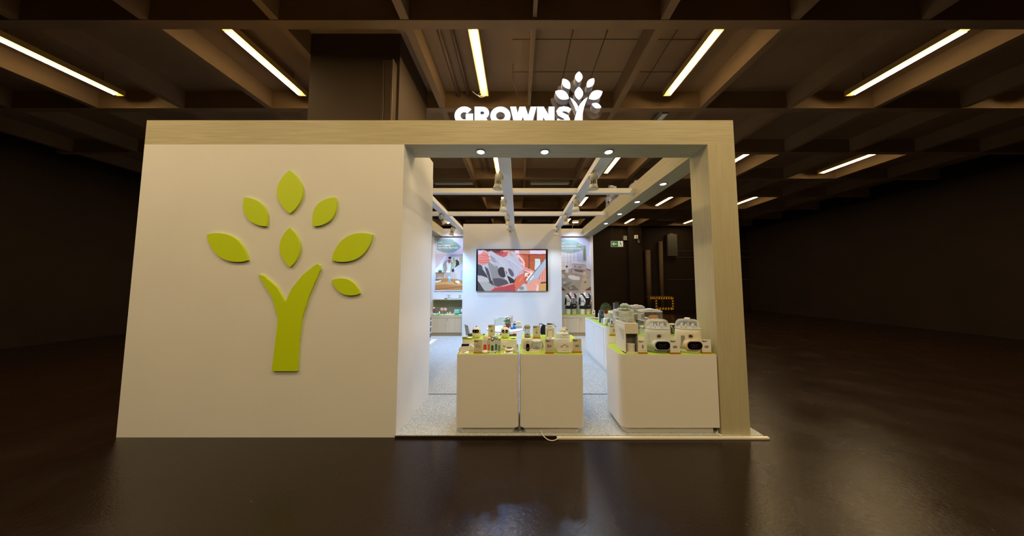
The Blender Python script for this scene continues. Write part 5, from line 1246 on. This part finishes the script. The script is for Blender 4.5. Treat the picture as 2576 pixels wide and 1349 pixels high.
t = thing('baby_bottle', 'round mint bottle with a white top at the right end of the left cabinet', 'bottle', (XU(1160.5, 8.76, ZC), 8.78, ZC + .046))
MB().lathe([(0, 0), (.03, 0), (.036, .05), (.028, .09)], n=18).build('body', mint, t); MB().lathe([(.026, .09), (.03, .10), (.016, .14), (0, .145)], n=16).build('top', inkw, t)
for k, (u, lb) in enumerate(((1111, 'leftmost of the small flat cards on the left cabinet front'), (1121, 'second flat card from the left on the left cabinet'), (1133, 'flat pale blue card on the left cabinet before the cloths'), (1157, 'flat white card in front of the teal box'))):
    t = thing('flat_label', lb, 'label card', (XU(u, 8.62, ZC), 8.64, ZC), 0, 'flat cards on the left cabinet')
    MB().prism([(-.0, 0), (.05, .018), (.05, .0)], -.055, .055, 'YZ').build('card', (cream, cream, mat('pale_blue_card', (206, 226, 236), 0.5), inkw)[k], t); MB().prism([(.01, .005), (.03, .0122), (.03, .0112), (.01, .004)], -.04, .02, 'YZ').build('print', mgrey, t)
# shelf goods
ZS2 = 1.237
t = thing('white_tray', 'flat white tray on the shelf above the left cabinet', 'tray', (XU(1106, 8.85, ZS2), 8.84, ZS2))
MB().box(-.14, .14, 0, .2, 0, .02, .003).build('tray', inkw, t); MB().box(-.15, .15, -.004, .205, .02, .026).build('rim', creamw, t)
t = thing('leaf_tray', 'dark green leafy tray on the shelf right of the white tray', 'tray', (XU(1122, 8.85, ZS2), 8.88, ZS2))
MB().box(-.09, .06, 0, .15, 0, .012).build('tray', dgreen, t); foliage(60, .07, .02, .012, .012, flat=.6).build('leaves', leafd, t, fix=False)
for k, u in enumerate((1129, 1157)):
    t = thing('acrylic_sign', ('left', 'right')[k] + ' clear sign with small dark writing standing on the shelf', 'sign', (XU(u, 8.85, ZS2), 8.86, ZS2))
    MB().box(-.05, .05, 0, .006, 0, .15).build('plate', frost, t); MB().box(-.035, .0, -.002, 0, .112, .128).box(.010, .034, -.002, 0, .112, .128).build('printed_lines', ink, t)
    MB().prism(ell(0, .06, .025, .012), -.002, 0).build('printed_picture', ink, t)
for k in range(5):
    t = thing('glass_cup', ('first', 'second', 'third', 'fourth', 'fifth')[k] + ' small clear cup from the left between the two shelf signs', 'cup', (XU(1135 + k * 4.4, 8.88, ZS2), 8.90, ZS2), 0, 'clear cups on the shelf')
    MB().lathe([(0, 0), (.018, 0), (.024, .05), (.023, .05), (.016, .004)], n=16).build('cup', frost, t); MB().lathe([(.024, .048), (.026, .051), (.024, .054)], n=16).build('rim', greyp, t)

# ================================================================ cables
def cable(pts, r, lab, m=ivory):
    o = thing('cable', lab, 'cable', pts[0]); q = [Vector(p) - Vector(pts[0]) for p in pts]
    P = []
    for i in range(len(q) - 1):
        a = q[max(0, i - 1)]; b = q[i]; c = q[i + 1]; d = q[min(len(q) - 1, i + 2)]
        for k in range(6):
            s = k / 6; P.append(.5 * ((2 * b) + (c - a) * s + (2 * a - 5 * b + 4 * c - d) * s * s + (3 * b - a - 3 * c + d) * s ** 3))
    P.append(q[-1]); MB().tube(P, r, 8).build('cord', m, o); return o
cable([(.262, 3.055, .06), (.268, 3.04, .055), (.29, 3.00, .033), (.34, 2.965, .012), (.40, 2.96, .008), (.46, 2.975, .026)], .005, 'white cable coming out under the middle counter onto the edging strip')
cable([(2.285, 3.025, .075), (2.275, 3.022, .05), (2.27, 3.025, .036), (2.30, 3.01, .036), (2.32, 3.0, .028)], .005, 'white cable in a curve at the foot of the oak post, left one')
cable([(2.29, 3.062, .036), (2.305, 3.04, .036), (2.325, 3.01, .034)], .005, 'straight white cable at the foot of the oak post, right one')
t = thing('floor_scrap', 'crumpled clear plastic film between the feet of the two front counters', 'film', (.016, 3.12, .03))
MB().blob((0, 0, .03), (.022, .02, .03), 1).blob((.012, .01, .05), (.015, .014, .02), 1).build('film', frost, t)

cable([(-.66, 5.28, 5.86), (-.80, 5.27, 5.80), (-.86, 5.26, 5.84), (-.80, 5.25, 5.90), (-.76, 5.24, 5.82), (-.86, 5.22, 5.80), (-.98, 5.20, 5.88)], .005, 'thin curled white wire at the end of the ceiling tube lamp above the letters')
